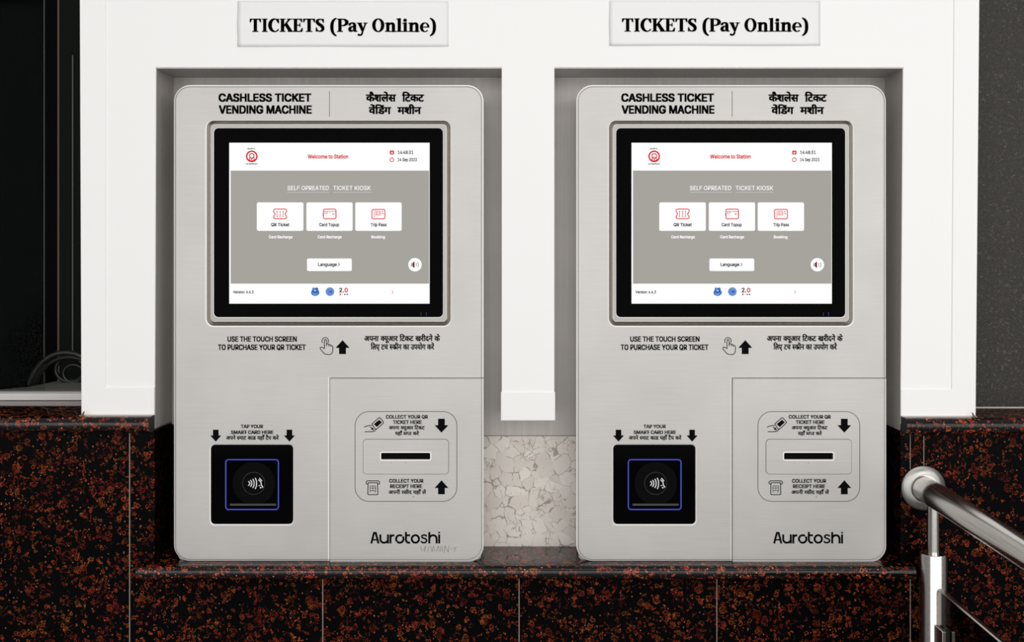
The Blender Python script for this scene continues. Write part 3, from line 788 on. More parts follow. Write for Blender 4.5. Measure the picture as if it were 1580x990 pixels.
def seg_tris(pts, w):
    """a ribbon of width w (number or list) along pts, with round joints"""
    out = []
    n = len(pts)
    ws = w if isinstance(w, (list, tuple)) else [w] * n
    for i in range(n - 1):
        (x0, y0), (x1, y1) = pts[i], pts[i + 1]
        l = math.hypot(x1 - x0, y1 - y0)
        if l < 1e-9:
            continue
        nx, ny = -(y1 - y0) / l, (x1 - x0) / l
        a, b = ws[i] / 2, ws[i + 1] / 2
        q = [(x0 + nx * a, y0 + ny * a), (x0 - nx * a, y0 - ny * a), (x1 - nx * b, y1 - ny * b), (x1 + nx * b, y1 + ny * b)]
        out += [[q[0], q[1], q[2]], [q[0], q[2], q[3]]]
    for i in range(1, n - 1):
        out += disc_tris(pts[i], ws[i] / 2, 8)
    return out


def disc_tris(c, r, n=16):
    p = [(c[0] + r * math.cos(2 * math.pi * i / n), c[1] + r * math.sin(2 * math.pi * i / n)) for i in range(n)]
    return [[c, p[i], p[(i + 1) % n]] for i in range(n)]


def arc_pts(cx, cy, rx, ry, a0, a1, n=14):
    return [(cx + rx * math.cos(math.radians(a0 + (a1 - a0) * i / n)), cy + ry * math.sin(math.radians(a0 + (a1 - a0) * i / n)))
            for i in range(n + 1)]


def poly_tris(*loops):
    flat = [p for lp in loops for p in lp]
    return [[flat[i] for i in t] for t in fill(loops)]


def spline(pts, sub=6):
    """Catmull-Rom through tuples of any length"""
    out = []
    n = len(pts)
    for i in range(n - 1):
        p0 = pts[max(i - 1, 0)]; p1 = pts[i]; p2 = pts[i + 1]; p3 = pts[min(i + 2, n - 1)]
        for k in range(sub):
            t = k / sub
            out.append(tuple(0.5 * (2 * b + (c - a) * t + (2 * a - 5 * b + 4 * c - d) * t * t + (3 * b - a - 3 * c + d) * t ** 3)
                             for a, b, c, d in zip(p0, p1, p2, p3)))
    out.append(tuple(pts[-1]))
    return out


def line_tris(s, x0, x1, ytop, ybase, bold=0.0, slant=0.0, ref=None):
    """one line of lettering fitted into x0..x1, from its letters' top ytop to its baseline ybase (photo pixels).
    ~ before a letter: its half form; ^ after: the hook above; _ after: the stroke at the stem's foot"""
    raw = []
    x = 0
    half = False
    last = 0
    prev = None
    for ch in s:
        if ch == ' ':
            x += 190; continue
        if ch == '~':
            half = True; continue
        if ch == '^':
            raw += [[(a + x - 40, b) for a, b in t] for t in seg_tris(arc_pts(-10, 700, 75, 70, 200, 20, 6), 50)]; continue
        if ch == '_':
            raw += [[(a + x - 60, b) for a, b in t] for t in seg_tris([(0, 200), (-140, 60)], 50)]; continue
        adv, tris = glyph(ch)
        if half:
            cut = adv * 0.70
            tris = clip_x(tris, cut); adv = cut; half = False
        raw += [[(a + x, b) for a, b in t] for t in tris]
        x += adv
    if ref is None:
        ref = 'ट' if any(ord(c) > 2000 for c in s) else 'H'
    top = max(p[1] for t in glyph(ref)[1] for p in t)
    xs = [p[0] for t in raw for p in t]
    lo, hi = min(xs) - bold / 2, max(xs) + bold / 2
    kx = (x1 - x0) / (hi - lo)
    ky = (ybase - ytop) / top
    by = bold * 0.7
    offs = [(0, 0)] if not bold else [(-bold / 2, -by / 2), (bold / 2, -by / 2), (-bold / 2, by / 2), (bold / 2, by / 2), (0, 0)]
    if bold > 55:
        offs += [(-bold / 2, 0), (bold / 2, 0)]
    out = []
    for dx, dy in offs:
        for t in raw:
            out.append([(x0 + (a + dx + slant * b - lo) * kx, ybase - (b + dy * (1 - 2 * 0)) * ky) for a, b in t])
    return out


def ink(name, tris, y, m, parent=None, conv=L):
    """flat print: triangles in photo pixels at depth y"""
    verts, faces = [], []
    for t in tris:
        # face the viewer
        a = (t[1][0] - t[0][0]) * (t[2][1] - t[0][1]) - (t[2][0] - t[0][0]) * (t[1][1] - t[0][1])
        if abs(a) < 1e-9:
            continue
        if a > 0:
            t = [t[0], t[2], t[1]]
        k = len(verts)
        verts += [conv(px, py, y) for px, py in t]
        faces.append((k, k + 1, k + 2))
    return mesh_from(name, verts, faces, m, parent)


# ---------------------------------------------------------------- the setting
YP = 0.010      # front of the white panel and of the granite wall


def WP(px, py, y):          # a point of the wall plane, moved straight back to depth y
    p = W(px, py, YP)
    p.y = y
    return p


YB = 0.105      # back of the recess

# white surround: one board cut out for the two machines, with the pier between them
surround = [(122.5, -260), (126, 640), (238.5, 640), (240.5, 104), (774, 104), (774, 647.5), (855.5, 647.5), (855.5, 104),
            (1393.5, 104), (1389.5, 642), (1505, 642), (1513, -260)]
surround = surround[::-1] if area2(surround) < 0 else surround
struct(plate('wall_front', [surround], YP, YB - 0.002, M['white_panel'], None, WP, 0.6))
# raised borders of the surround
for i, lp in enumerate((
        [(122.5, -260), (163.5, -260), (163.5, 597), (238.7, 597), (238.7, 640), (126, 640)],
        [(772.8, 604.5), (856.6, 604.5), (856.6, 648.5), (772.8, 648.5)],
        [(1473, -260), (1513, -260), (1505, 642), (1389.3, 642), (1389.3, 600), (1467.5, 600)])):
    struct(plate('trim_%d' % (i + 1), [lp], YP - 0.0022, YP + 0.001, M['white_panel'], None, WP, 0.9))

# grey metal lining of the recess
a = W(241.5, 661, YP); b = W(1392.5, 104, YP)
struct(plate('wall_left', [[(237, 104), (241.2, 104), (239.2, 661), (236.4, 661)]], YP + 0.001, YB, M['lining'], None, WP))
struct(plate('wall_right', [[(1393.0, 104), (1396.5, 104), (1392.5, 664), (1389.1, 664)]], YP + 0.001, YB, M['lining'], None, WP))
p0 = W(774, 104, YP); p1 = W(855.5, 104, YP)
for n_, xa, xb in (('trim_4', a.x - 0.003, p0.x), ('trim_5', p1.x, b.x + 0.003)):
    struct(box(n_, (xa, YP + 0.001, b.z - 0.002), (xb, YB, b.z + 0.0005), M['lining']))
# back of the recess: metal above, terrazzo below
zt = W(0, 671.5, YB).z
zl = W(0, 866, 0).z
struct(box('wall_back', (a.x - 0.01, YB, zt), (b.x + 0.01, YB + 0.02, b.z + 0.02), M['lining']))
struct(box('wall_back_lower', (W(640, 0, YB).x, YB - 0.001, zl - 0.04), (W(1010, 0, YB).x, YB + 0.02, zt - 0.0012), M['terrazzo']))
for n_, xa, xb in (('trim_14', a.x - 0.01, W(640, 0, YB).x), ('trim_15', W(1010, 0, YB).x, b.x + 0.01)):
    struct(box(n_, (xa, YB - 0.001, zl - 0.04), (xb, YB + 0.02, W(0, 654, YB).z), M['granite_side']))
struct(box('trim_6', (W(640, 0, YB).x, YB - 0.0016, zt - 0.0012), (W(1010, 0, YB).x, YB + 0.02, zt), M['joint']))

# granite wall with the recess cut into it
zs = W(0, 645, YP).z        # underside region of the sills
gx0, gx1 = -900, 2500
fl = CY + CAMZ / (S * (D + YP) / D)
prof = [(gx0, 652), (238.5, 652), (238.5, 880), (1389.5, 880), (1389.5, 654), (gx1, 654), (gx1, fl), (gx0, fl)]
gw = plate('wall_granite', [prof], YP, 0.34, M['granite'], None, WP, 0.0, M['granite_side'])
struct(gw)
# joints between the slabs, part of the wall's own mesh
bm = bmesh.new(); bm.from_mesh(gw.data)
gw.data.materials.append(M['joint'])
for jx, j0, j1, wd in ((200, 668, fl, 1.7), (498, 890, fl, 1.6), (801, 890, fl, 1.5), (1106, 890, fl, 1.4), (1404.5, 890, fl, 1.6),
                       (1404.5, 672, 735, 1.0), (1425.5, 672, 735, 1.2)):
    vs = [bm.verts.new(W(x, y, YP - 0.0003)) for x, y in ((jx - wd / 2, j0), (jx + wd / 2, j0), (jx + wd / 2, j1), (jx - wd / 2, j1))]
    f = bm.faces.new(vs); f.material_index = 2
    f.normal_update()
    if f.normal.y > 0:
        f.normal_flip()
bm.to_mesh(gw.data); bm.free()


def nosing(name, xa, xb, ztop, zbot, yf, yb, m, endm=None):
    """a slab along x with a rounded front edge"""
    h = ztop - zbot
    prof_ = [(yb, ztop)]
    for i in range(13):
        an = math.radians(90 + 180 * i / 12)
        prof_.append((yf + 0.42 * h + 0.42 * h * math.cos(an), (ztop + zbot) / 2 + h / 2 * math.sin(an)))
    prof_.append((yb, zbot))
    n = len(prof_)
    v = [(x, y, z) for x in (xa, xb) for y, z in prof_]
    f = [(i, i + 1, n + i + 1, n + i) for i in range(n - 1)]
    f.append((n - 1, 0, n, 2 * n - 1))
    mi = [0] * len(f)
    f += [tuple(range(n)), tuple(reversed(range(n, 2 * n)))]
    mi += [1, 1]
    o = mesh_from(name, v, f, [m, endm or m], mats=mi)
    bm_ = bmesh.new(); bm_.from_mesh(o.data)
    bmesh.ops.recalc_face_normals(bm_, faces=bm_.faces)
    for ff in bm_.faces:
        ff.smooth = ff.material_index == 0 and len(ff.verts) == 4
    for ed in bm_.edges:
        if ed.calc_face_angle(0) > math.radians(40):
            ed.smooth = False
    bm_.to_mesh(o.data); bm_.free()
    return o


# the ledge the machines stand on (one front slab, one in the recess) and the two side sills
yl = -0.036
zlb = zl - 0.0255
xl0, xl1 = W(209, 0, yl).x, W(1414, 0, yl).x
struct(nosing('trim_7', xl0, xl1, zl, zlb, yl, YP, M['granite_ledge']))
rl, rr = W(238.5, 0, YP).x, W(1389.5, 0, YP).x
struct(box('trim_8', (rl, YP, zlb), (rr, YB - 0.001, zl), M['granite_ledge']))
zsl = W(0, 640, YP).z
struct(nosing('trim_9', W(-900, 0, -0.02).x, W(238.6, 0, YP).x, zsl, zsl - 0.030, -0.022, 0.30, M['granite_ledge'], M['dark_grey']))
zsr = W(0, 642, YP).z
struct(nosing('trim_10', W(1390.2, 0, YP).x, W(2500, 0, -0.02).x, zsr, zsr - 0.030, -0.022, 0.30, M['granite_ledge'], M['dark_grey']))
# pale sealant along the foot of the white surround
for n_, x0, x1, z_ in (('trim_11', 126, 238, zsl), ('trim_12', 1390, 1504, zsr)):
    q0, q1 = W(x0, 0, YP).x, W(x1, 0, YP).x
    struct(box(n_, (q0, YP - 0.011, z_ - 0.0005), (q1, YP + 0.001, z_ + 0.0010), M['pale_edge']))

# dark embossed wall beside the surround on the right
yw = 0.126
zw = zsr + 0.0015
struct(box('wall_side_right', (W(1480, 0, yw).x, yw, zw), (W(2500, 0, yw).x, yw + 0.08, 3.0), M['embossed']))
struct(box('trim_13', (W(1490, 0, yw).x, yw - 0.003, zsr), (W(2500, 0, yw).x, yw + 0.01, zsr + 0.0022), M['pale_edge']))

# floor
struct(box('floor', (-4, -7, -0.05), (4, 0.5, 0.0), M['floor']))

# ---------------------------------------------------------------- booth window on the left
yv = 0.215
win = struct(bpy.data.objects.new('window_1', None))
COL.objects.link(win)
win.location = W(0, 617, yv)
wl = win.location


def wbox(name, x0, y0, x1, y1, yf, yb, m, bevel=0.0):
    a_ = W(x0, y1, yf) - wl; b_ = W(x1, y0, yf) - wl
    return box(name, (a_.x, yf - wl.y, a_.z), (b_.x, yb - wl.y, b_.z), m, win, bevel)


wbox('sill_rail', -800, 607, 140, 617.6, yv, yv + 0.03, M['aluminium'], 0.0015)
wbox('glazing_bead', -800, 603.6, 140, 607, yv + 0.003, yv + 0.03, M['steel_frame'], 0.001)
wbox('glass', -800, -260, 68, 604, yv + 0.022, yv + 0.026, M['window_glass'])
# dark booth behind it
yi = 0.85
inner = struct(bpy.data.objects.new('window_2', None))
COL.objects.link(inner)
inner.location = W(90, 600, yi)


def ibox(name, x0, y0, x1, y1, dy, depth, m):
    a_ = W(x0, y1, yi + dy) - inner.location; b_ = W(x1, y0, yi + dy) - inner.location
    return box(name, (a_.x, dy, a_.z), (b_.x, dy + depth, b_.z), m, inner, 0.0008)


ibox('stile', 92.5, -260, 170, 640, 0.0, 0.05, M['dark_frame'])
ibox('stile_bead', 110.8, 85, 113, 545, -0.004, 0.004, M['frame_line'])
ibox('worn_edge', 88.3, -260, 91.4, 640, 0.002, 0.04, M['brown_edge'])
ibox('sash', 70, -260, 88, 640, 0.012, 0.04, M['black'])
ibox('sash_bead', 67.0, -260, 68.8, 640, 0.010, 0.04, M['frame_line'])
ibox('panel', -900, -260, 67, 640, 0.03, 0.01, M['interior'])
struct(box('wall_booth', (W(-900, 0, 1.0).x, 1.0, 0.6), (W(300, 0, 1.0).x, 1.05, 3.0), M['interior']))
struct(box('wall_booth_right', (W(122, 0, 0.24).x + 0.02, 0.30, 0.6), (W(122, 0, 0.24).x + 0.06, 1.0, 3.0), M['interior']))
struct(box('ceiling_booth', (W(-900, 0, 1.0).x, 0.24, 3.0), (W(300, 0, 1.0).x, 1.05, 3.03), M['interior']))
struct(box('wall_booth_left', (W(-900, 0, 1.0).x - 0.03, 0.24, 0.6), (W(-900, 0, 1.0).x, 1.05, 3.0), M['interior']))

# counter inside the booth
yc = 0.25
zc = W(0, 604.0, yc).z


def on_counter(px, py, z=None):
    z = zc if z is None else z
    k = (CAMZ - z) / (py - CY)
    y = k / S * D - D
    return Vector(((px - CX) * k, y, z))


cp = [on_counter(-250, 600.5), on_counter(0, 600.5), on_counter(45, 596.5), on_counter(100, 585), on_counter(150, 584)]
cp += [Vector((W(150, 0, yc).x, yc, zc)), Vector((W(-250, 0, yc).x, yc, zc))]
n = len(cp)
v = [p for p in cp] + [p - Vector((0, 0, 0.02)) for p in cp]
f = [tuple(range(n)), tuple(reversed(range(n, 2 * n)))] + [(i, (i + 1) % n, n + (i + 1) % n, n + i) for i in range(n)]
counter = mesh_from('counter', v, f, M['counter'])
tag(counter, 'grey counter top inside the dark booth window', 'counter')

# loops of black cable on the counter
root = on_counter(88, 592)
cable = thing('cable_coil', 'looped black cable standing on the counter behind the booth window', 'cable', root)
vv, ff = [], []
yk = root.y


def addtube(pts, r):
    tv, tf = tube_verts(pts, r, 10)
    k = len(vv)
    vv.extend(p - root for p in tv)
    ff.extend(tuple(q + k for q in t) for t in tf)


for (dy, off_, r) in ((0.0, (0, 0), 0.0062), (0.018, (5, 7), 0.005)):
    base = [(46, 595), (50, 582), (58, 568), (70, 555), (84, 547), (98, 544), (112, 545), (124, 549), (136, 560), (146, 592)]
    pts = [W(x + off_[0], min(y + off_[1], 594), yk + dy) for x, y in spline(base, 5)]
    addtube(pts, r)
for c, rad in (((108, 570), 22), ((114, 576), 16)):
    pts = [W(c[0] + rad * math.cos(t * 0.25), c[1] + rad * 0.85 * math.sin(t * 0.25), yk + 0.03) for t in range(26)]
    addtube(pts, 0.0045)
mesh_from('loop', vv, ff, M['cable'], cable, True)


# ---------------------------------------------------------------- one ticket machine
def make_machine():
    root_ = thing('ticket_machine', 'left steel ticket machine, with faint scratches under the black maker name', 'ticket machine', BASE,
                  'cashless ticket machines')
    body = rrect(272, 135, 742, 866, (22, 22, 6, 6))
    plate('housing', [body], 0.0125, 0.098, M['steel_frame'], root_)
    # face plate: one sheet with a notch for the lower right door and a hole for the screen
    hole = rrect(318.5, 186, 695, 502.5, 11)
    outer = rrect(268, 131, 746, 865.5, 25, 8)
    keep = []
    # cut the lower right quarter out of the outline
    top = [p for p in outer if p[1] < 400]
    left_low = [p for p in outer if p[1] >= 400 and p[0] < 400]
    face = top + [(746, 582.6), (508.0, 582.6), (508.0, 865.5)] + left_low
    rd = rrect(325, 686, 452, 808.5, 6, 4)
    plate('faceplate', [face, hole, rd], 0.0, 0.012, M['steel'], root_, L, 1.7, M['steel_edge'])
    gl_ = inset(outer, 2.6)
    ink('edge_line', poly_tris(gl_, inset(outer, 3.2)[::-1]), -0.0011, M['line'], root_)
    slot = rrect(588, 698, 664, 708.5, 1.5, 2)
    door = plate('access_door', [rrect(508.7, 583.4, 746, 867, (0, 0, 25, 0), 8), slot], -0.0008, 0.012, M['steel'], root_, L, 1.0,
                 M['steel'])
    door.data.materials.append(M['steel_edge'])
    for p in door.data.polygons:           # the outer edge gets the same painted highlight as the face plate's
        if p.material_index == 1 and (p.center.x > (738 - 507) * S or p.center.z < (866 - 858) * S):
            p.material_index = 2
    # screen: mirror groove, frame, black bezel, lit display
    gr = inset(hole, 2.6); fo = rrect(324.3, 191.5, 689.2, 496.3, 6)
    v1, f1 = strip(hole, 0.002, gr, 0.010)
    v2, f2 = strip(gr, 0.010, fo, 0.0015)
    k = len(v1)
    mesh_from('screen_surround', v1 + v2, f1 + [tuple(q + k for q in t) for t in f2], M['steel_dark'], root_)
    bz = rrect(329.5, 197.5, 683.3, 489.2, 7)
    plate('screen_frame', [fo, bz], 0.0008, 0.010, M['steel_frame'], root_, L, 0.8, M['steel_edge'])
    bezel = plate('bezel', [inset(bz, -0.5)], 0.0022, 0.010, M['black_glass'], root_)
    for lx in (649.5, 657.5):
        ink('status_light', disc_tris((lx, 483), 0.8, 8) + disc_tris((lx, 486), 0.7, 8), 0.0018,
            M['led_blue'] if lx > 655 else M['dark_grey'], bezel)
    disp = plate('display', [rrect(353.3, 220, 662.7, 468.3, 0)], 0.0016, 0.0022, M['scr_white'], root_)
    YD = 0.0012
    ink('page_background', poly_tris(rrect(355.5, 263, 662, 437.5, 0)), 0.0014, M['scr_grey'], disp)
    # railway style emblem, station line, clock
    em = seg_tris(arc_pts(388.2, 241, 7.9, 7.9, 0, 360, 40), 2.3)
    em += seg_tris(arc_pts(388.2, 240.2, 3.5, 3.5, 0, 360, 24), 1.6)
    em += seg_tris([(385.6, 242.5), (384.8, 246.5)], 1.6) + seg_tris([(391.2, 242), (392.2, 246)], 1.4)
    em += seg_tris([(388.6, 243), (388.2, 247.5)], 1.6) + seg_tris([(383.5, 246.5), (388, 249), (393, 246.5)], 2.0)
    ink('emblem', em, YD, M['scr_red'], disp)
    rnd = random.Random(4)
    for x0, x1, y0 in ((382, 394, 229.2), (379.3, 396.8, 252.6)):
        x = x0; tiny = []
        while x < x1:
            tiny += seg_tris([(x, y0 - 1.1), (x + rnd.uniform(-.3, .5), y0 + 1.1)], 0.7)
            if rnd.random() < 0.6:
                tiny += seg_tris([(x, y0 + rnd.choice((-1, 0, 1))), (x + 1.2, y0 + rnd.choice((-1, 0, 1)))], 0.6)
            x += 1.5
        ink('emblem_caption', tiny, YD, M['scr_navy'], disp)
    ink('greeting', line_tris('Welcome to Station', 474.5, 537.2, 238.3, 244.2, 54), YD, M['scr_red'], disp)
    ic = poly_tris(rrect(601.2, 232, 608, 238.3, 1.6, 3), rrect(603.2, 234.2, 606, 236.8, 0.4, 2)[::-1])
    ic += seg_tris(arc_pts(604.5, 246.2, 2.9, 2.9, 0, 360, 24), 1.2) + disc_tris((604.6, 235.6), 0.7, 8)
    ink('clock_icon', ic, YD, M['scr_red'], disp)
    ink('clock', line_tris('14:48:31', 613.5, 637.6, 232.3, 237.3, 48) + line_tris('14 Sep 2023', 613.5, 643.2, 243.6, 248.4, 48),
        YD, M['scr_navy'], disp)
    ink('title', line_tris('SELF OPREATED', 443, 507, 286.6, 293, 12, 0.10) + line_tris('TICKET KIOSK', 514, 572, 286.6, 293, 12)
        + seg_tris([(443, 296.6), (508, 296.6)], 0.25) + seg_tris([(514, 296.6), (573, 296.6)], 0.25), YD, M['scr_white'], disp)
    # three menu tiles
    tiles = ((396, 468, 'QR Ticket', 418, 446.3, 'Card Recharge', 414.5, 451), (472.5, 544, 'Card Topup', 492.3, 523.3, 'Card Recharge', 490, 527),
             (548, 619.6, 'Trip Pass', 572, 596.4, 'Booking', 572.8, 594))
    for i, (x0, x1, t1, a0, a1, t2, b0, b1) in enumerate(tiles):
        ink('menu_tile', poly_tris(rrect(x0, 312, x1, 356, 2.6, 4)), 0.0012, M['scr_white'], disp)
        c = (x0 + x1) / 2
        if i == 0:
            sh = [(c - 10, 323.5), (c - 8, 322.3), (c + 8, 322.3), (c + 10, 323.5), (c + 10, 326), (c + 8, 329), (c + 8, 331), (c + 10, 334),
                  (c + 10, 336.3), (c + 8, 337.3), (c - 8, 337.3), (c - 10, 336.3), (c - 10, 334), (c - 8, 331), (c - 8, 329), (c - 10, 326),
                  (c - 10, 323.5)]
            t = seg_tris(sh, 1.4)
            for dx in (-4.6, 0, 4.6):
                t += seg_tris([(c + dx, 325), (c + dx, 334.6)], 0.9)
                t += disc_tris((c + dx, 326), 0.9, 8) + disc_tris((c + dx, 333.8), 0.9, 8)
        elif i == 1:
            q = rrect(c - 9.3, 322.5, c + 10, 337.4, 2.2, 3)
            t = seg_tris(q + q[:1], 1.4) + seg_tris([(c - 8, 326.2), (c + 9.5, 326.2)], 0.9)
            t += disc_tris((c + 5.3, 330), 1.1, 10) + seg_tris([(c + 5.3, 330), (c + 10, 330)], 0.6)
            t += seg_tris([(c - 7, 326.5), (c - 7, 329.5), (c - 3.5, 329.5), (c - 3.5, 326.5)], 0.7) + seg_tris([(c - 10, 329), (c - 10, 333)], 1.0)
        else:
            q = rrect(c - 10, 322.9, c + 10, 337.4, 2.2, 3)
            t = seg_tris(q + q[:1], 1.4)
            for yy in (325.6, 327.8, 330, 331.8):
                t += seg_tris([(c - 7.5, yy), (c + 2.6, yy)], 0.7)
            t += seg_tris([(c - 3, 325.6), (c - 3, 331.8)], 0.6) + seg_tris([(c + 2.6, 325.6), (c + 2.6, 331.8)], 0.8)
            t += disc_tris((c + 6, 326.4), 1.1, 8) + seg_tris([(c + 4.5, 329.4), (c + 8.5, 329.4)], 0.9) + seg_tris([(c - 7.5, 334.2), (c - 5, 334.2)], 0.9)
        ink('tile_icon', t, 0.0009, M['scr_red'], disp)
        ink('tile_caption', line_tris(t1, a0, a1, 344, 348.8, 58), 0.0009, M['scr_navy'], disp)
        ink('caption_below', line_tris(t2, b0, b1, 363.2, 367.4, 46), YD, M['scr_white'], disp)
    ink('language_button', poly_tris(rrect(473.5, 398.6, 542.6, 418, 2.2, 4)), 0.0012, M['scr_white'], disp)
    ink('language_caption', line_tris('Language', 490.5, 519.6, 405.3, 410.2, 58) + seg_tris([(521.4, 405.6), (524, 408), (521.4, 410.4)], 0.9),
        0.0009, M['scr_navy'], disp)
    ink('sound_button', disc_tris((640.2, 408.2), 10.4, 32), 0.0012, M['scr_white'], disp)
    t = seg_tris([(634.9, 405.8), (634.9, 410.6)], 1.2) + poly_tris([(636.2, 405.6), (639.6, 402.8), (639.6, 413.6), (636.2, 410.8)][::-1])
    t += seg_tris(arc_pts(640, 408.2, 2.6, 3, -55, 55, 6), 0.7) + seg_tris(arc_pts(640, 408.2, 5.6, 5.4, -50, 50, 8), 0.8)
    ink('sound_icon', t, 0.0009, M['scr_maroon'], disp)
    ink('version_line', line_tris('Version: 6.4.3', 359.3, 391, 448.2, 452.4, 54), YD, M['scr_navy'], disp)
    # blue badge, blue roundel, red and navy 2.0
    t = poly_tris([(480.4, 449), (481.6, 446.6), (482, 443.8), (483.6, 443.2), (485.6, 444.6), (487.6, 443.2), (490.4, 444), (491, 447.6), (492.6, 450.4),
                   (492, 453.6), (489, 456), (485, 456.4), (481.4, 455), (479.6, 452)][::-1])
    ink('badge', t, YD, M['scr_blue'], disp)
    ink('badge_highlight', seg_tris(arc_pts(485.9, 450.5, 3.6, 3.6, 20, 160, 8), 0.9) + disc_tris((486, 448), 1.5, 8) + seg_tris([(483, 445.5), (485, 447)], .7),
        0.0009, M['scr_pale_blue'], disp)
    ink('roundel', disc_tris((508.9, 449.8), 6.6, 28), YD, M['scr_blue'], disp)
    ink('roundel_lines', seg_tris(arc_pts(508.9, 449.8, 4.9, 4.9, 0, 360, 24), 0.7) + seg_tris(arc_pts(508.9, 449.8, 2.6, 2.6, 30, 330, 16), 0.6),
        0.0009, M['scr_pale_blue'], disp)
    ink('edition_mark', line_tris('2.', 523.3, 530.4, 444.2, 450.6, 60), YD, M['scr_navy'], disp)
    ink('edition_digit', line_tris('0', 531.3, 536.6, 444.2, 450.6, 60) + disc_tris((525, 454), 1.4, 10) + disc_tris((528.4, 454), .6, 8),
        YD, M['scr_red'], disp)
    ink('edition_dots', disc_tris((532, 454), 1.2, 8) + disc_tris((535.6, 454), 1.2, 8), YD, M['scr_navy'], disp)
    ink('next_chevron', seg_tris([(604.4, 447.8), (606.7, 450.5), (604.4, 453.2)], 0.7), YD, M['scr_red'], disp)

    # printing on the steel
    Y0 = -0.0003
    YDo = -0.0011
    ink('heading', line_tris('CASHLESS TICKET', 337.2, 480.4, 144.7, 156.4, 74) + line_tris('VENDING MACHINE', 337.6, 481.2, 163.0, 174.9, 74),
        Y0, M['ink'], root_)
    ink('heading_hindi', line_tris('कैशलेस  िटकट', 564.5, 654.6, 146.2, 156.4, 52) + line_tris('वॅंिडंग  मशीन'.replace('ॅं', 'ें'), 568.8, 650.2, 165.6, 175.6, 52),
        Y0, M['ink'], root_)
    ink('divider', seg_tris([(508.4, 140.5), (508.4, 180)], 0.8), Y0, M['line'], root_)
    t = line_tris('USE THE TOUCH SCREEN', 351, 458, 519, 526.6, 64) + line_tris('TO PURCHASE YOUR QR TICKET', 336.4, 471.8, 531.5, 539.4, 64)
    ink('instruction', t, Y0, M['ink'], root_)
    t = line_tris('अपना ~कयूआर िटकट खरीदने के', 562, 679, 518.5, 525.8, 44) + line_tris('िलए टच ~सक_ीन का उपयोग करें', 572, 670, 531.5, 538.8, 44)
    ink('instruction_hindi', t, Y0, M['ink'], root_)
    # pointing hand
    def hp(q):
        return [(480 + x / 7.18, 505 + y / 7.18) for x, y in q]
    t = seg_tris(hp(spline([(148, 235), (122, 218), (104, 222), (104, 238), (128, 268), (150, 290), (178, 298), (212, 298), (236, 276), (240, 245),
                            (240, 212), (226, 200), (214, 208)], 4)), 1.15)
    t += seg_tris(hp(spline([(148, 235), (148, 145), (157, 133), (170, 145), (170, 205)], 4)), 1.15)
    t += seg_tris(hp(spline([(170, 190), (178, 180), (194, 186), (196, 208)], 4)), 1.1) + seg_tris(hp(spline([(196, 192), (206, 186), (216, 196), (216, 210)], 4)), 1.1)
    t += seg_tris(hp(arc_pts(157, 148, 36, 36, 140, 400, 16)), 1.1)
    ink('touch_icon', t, Y0, M['ink'], root_)
    ink('arrow', poly_tris([(528.6, 524.5), (539.4, 536.4), (533.8, 536.4), (533.8, 546), (523.2, 546), (523.2, 536.4), (517.8, 536.4)]), Y0, M['ink'], root_)
    for ax in (333, 446.6):
        ink('arrow', poly_tris([(ax - 4.3, 662.6), (ax + 4.3, 662.6), (ax + 4.3, 671.4), (ax + 8.6, 671.4), (ax, 681), (ax - 8.6, 671.4), (ax - 4.3, 671.4)]),
            Y0, M['ink'], root_)
    t = line_tris('TAP YOUR', 371.6, 406, 655, 660, 64) + line_tris('SMART CARD HERE', 356.3, 421.8, 664, 669, 64)
    t += line_tris('अपने ~समाट^ काड^ यहाँ टैप करें', 348.8, 430.2, 672.7, 677.9, 44)
    ink('tap_notice', t, Y0, M['ink'], root_)
    # contactless reader: black plate with a lit window
    reader = plate('card_reader', [rrect(325.6, 686.6, 451.4, 807.9, 6, 4), rrect(349, 709.5, 428.8, 785, 4, 4)], 0.0004, 0.012, M['black_glass'], root_)
    lo = rrect(347.4, 708, 430.4, 786.6, 5, 4)
    plate('light_ring', [lo, inset(lo, 1.7)], 0.0, 0.001, M['led_blue'], reader)
    plate('reader_window', [rrect(348, 708.5, 430, 786, 4, 4)], 0.0045, 0.011, M['black_glass'], reader)
    big = [(391 + 33 * math.cos(math.radians(a_)), 746 + 33 * math.sin(math.radians(a_))) for a_ in range(0, 360, 8)]
    plate('antenna_disc', [big], 0.0036, 0.0045, M['black'], reader)
    ink('disc_outline', seg_tris(arc_pts(390.8, 746, 17.2, 17.2, 0, 360, 48), 0.5), 0.0033, M['dark_grey'], reader)
    box('card_rest', L(354.5, 780, 0.0005), L(426, 777, 0.0045), M['dark_grey'], reader, 0.0003)
    t = []
    for k, (xx, hh) in enumerate(((383.8, 3.4), (387, 5.2), (390.6, 7.0), (394.4, 8.6))):
        t += seg_tris([(xx - 1.2, 746 - hh), (xx + 0.6, 746 - hh * 0.45), (xx + 0.9, 746), (xx + 0.6, 746 + hh * 0.45), (xx - 1.2, 746 + hh)], 1.5)
    t += seg_tris([(399.6, 737.8), (403.6, 742.4)], 1.5) + seg_tris([(398.2, 740.2), (402, 744), (402.4, 748), (405, 752.4)], 1.6)
    t += disc_tris((399.4, 749.4), 1.0, 8) + disc_tris((401.6, 752.6), 1.2, 8)
    ink('contactless_icon', t, 0.0031, M['icon_white'], reader)
    # collection panel on the door
    ro = rrect(547.5, 634, 705.5, 773.5, 22, 8)
    ink('panel_outline', poly_tris(ro, inset(ro, 1.0)[::-1]), YDo, M['line'], root_)
    so = rrect(560, 676.8, 692.6, 731.2, 6, 5)
    sp = plate('slot_plate', [so, slot], -0.0018, -0.0008, M['steel'], root_, L, 0.7, M['line'])
    s2 = inset(slot, -1.6)
    ink('slot_rim', poly_tris(s2, slot[::-1]), -0.0020, M['steel_edge'], sp)
    plate('slot_opening', [inset(slot, -1)], 0.006, 0.0115, M['black'], sp)
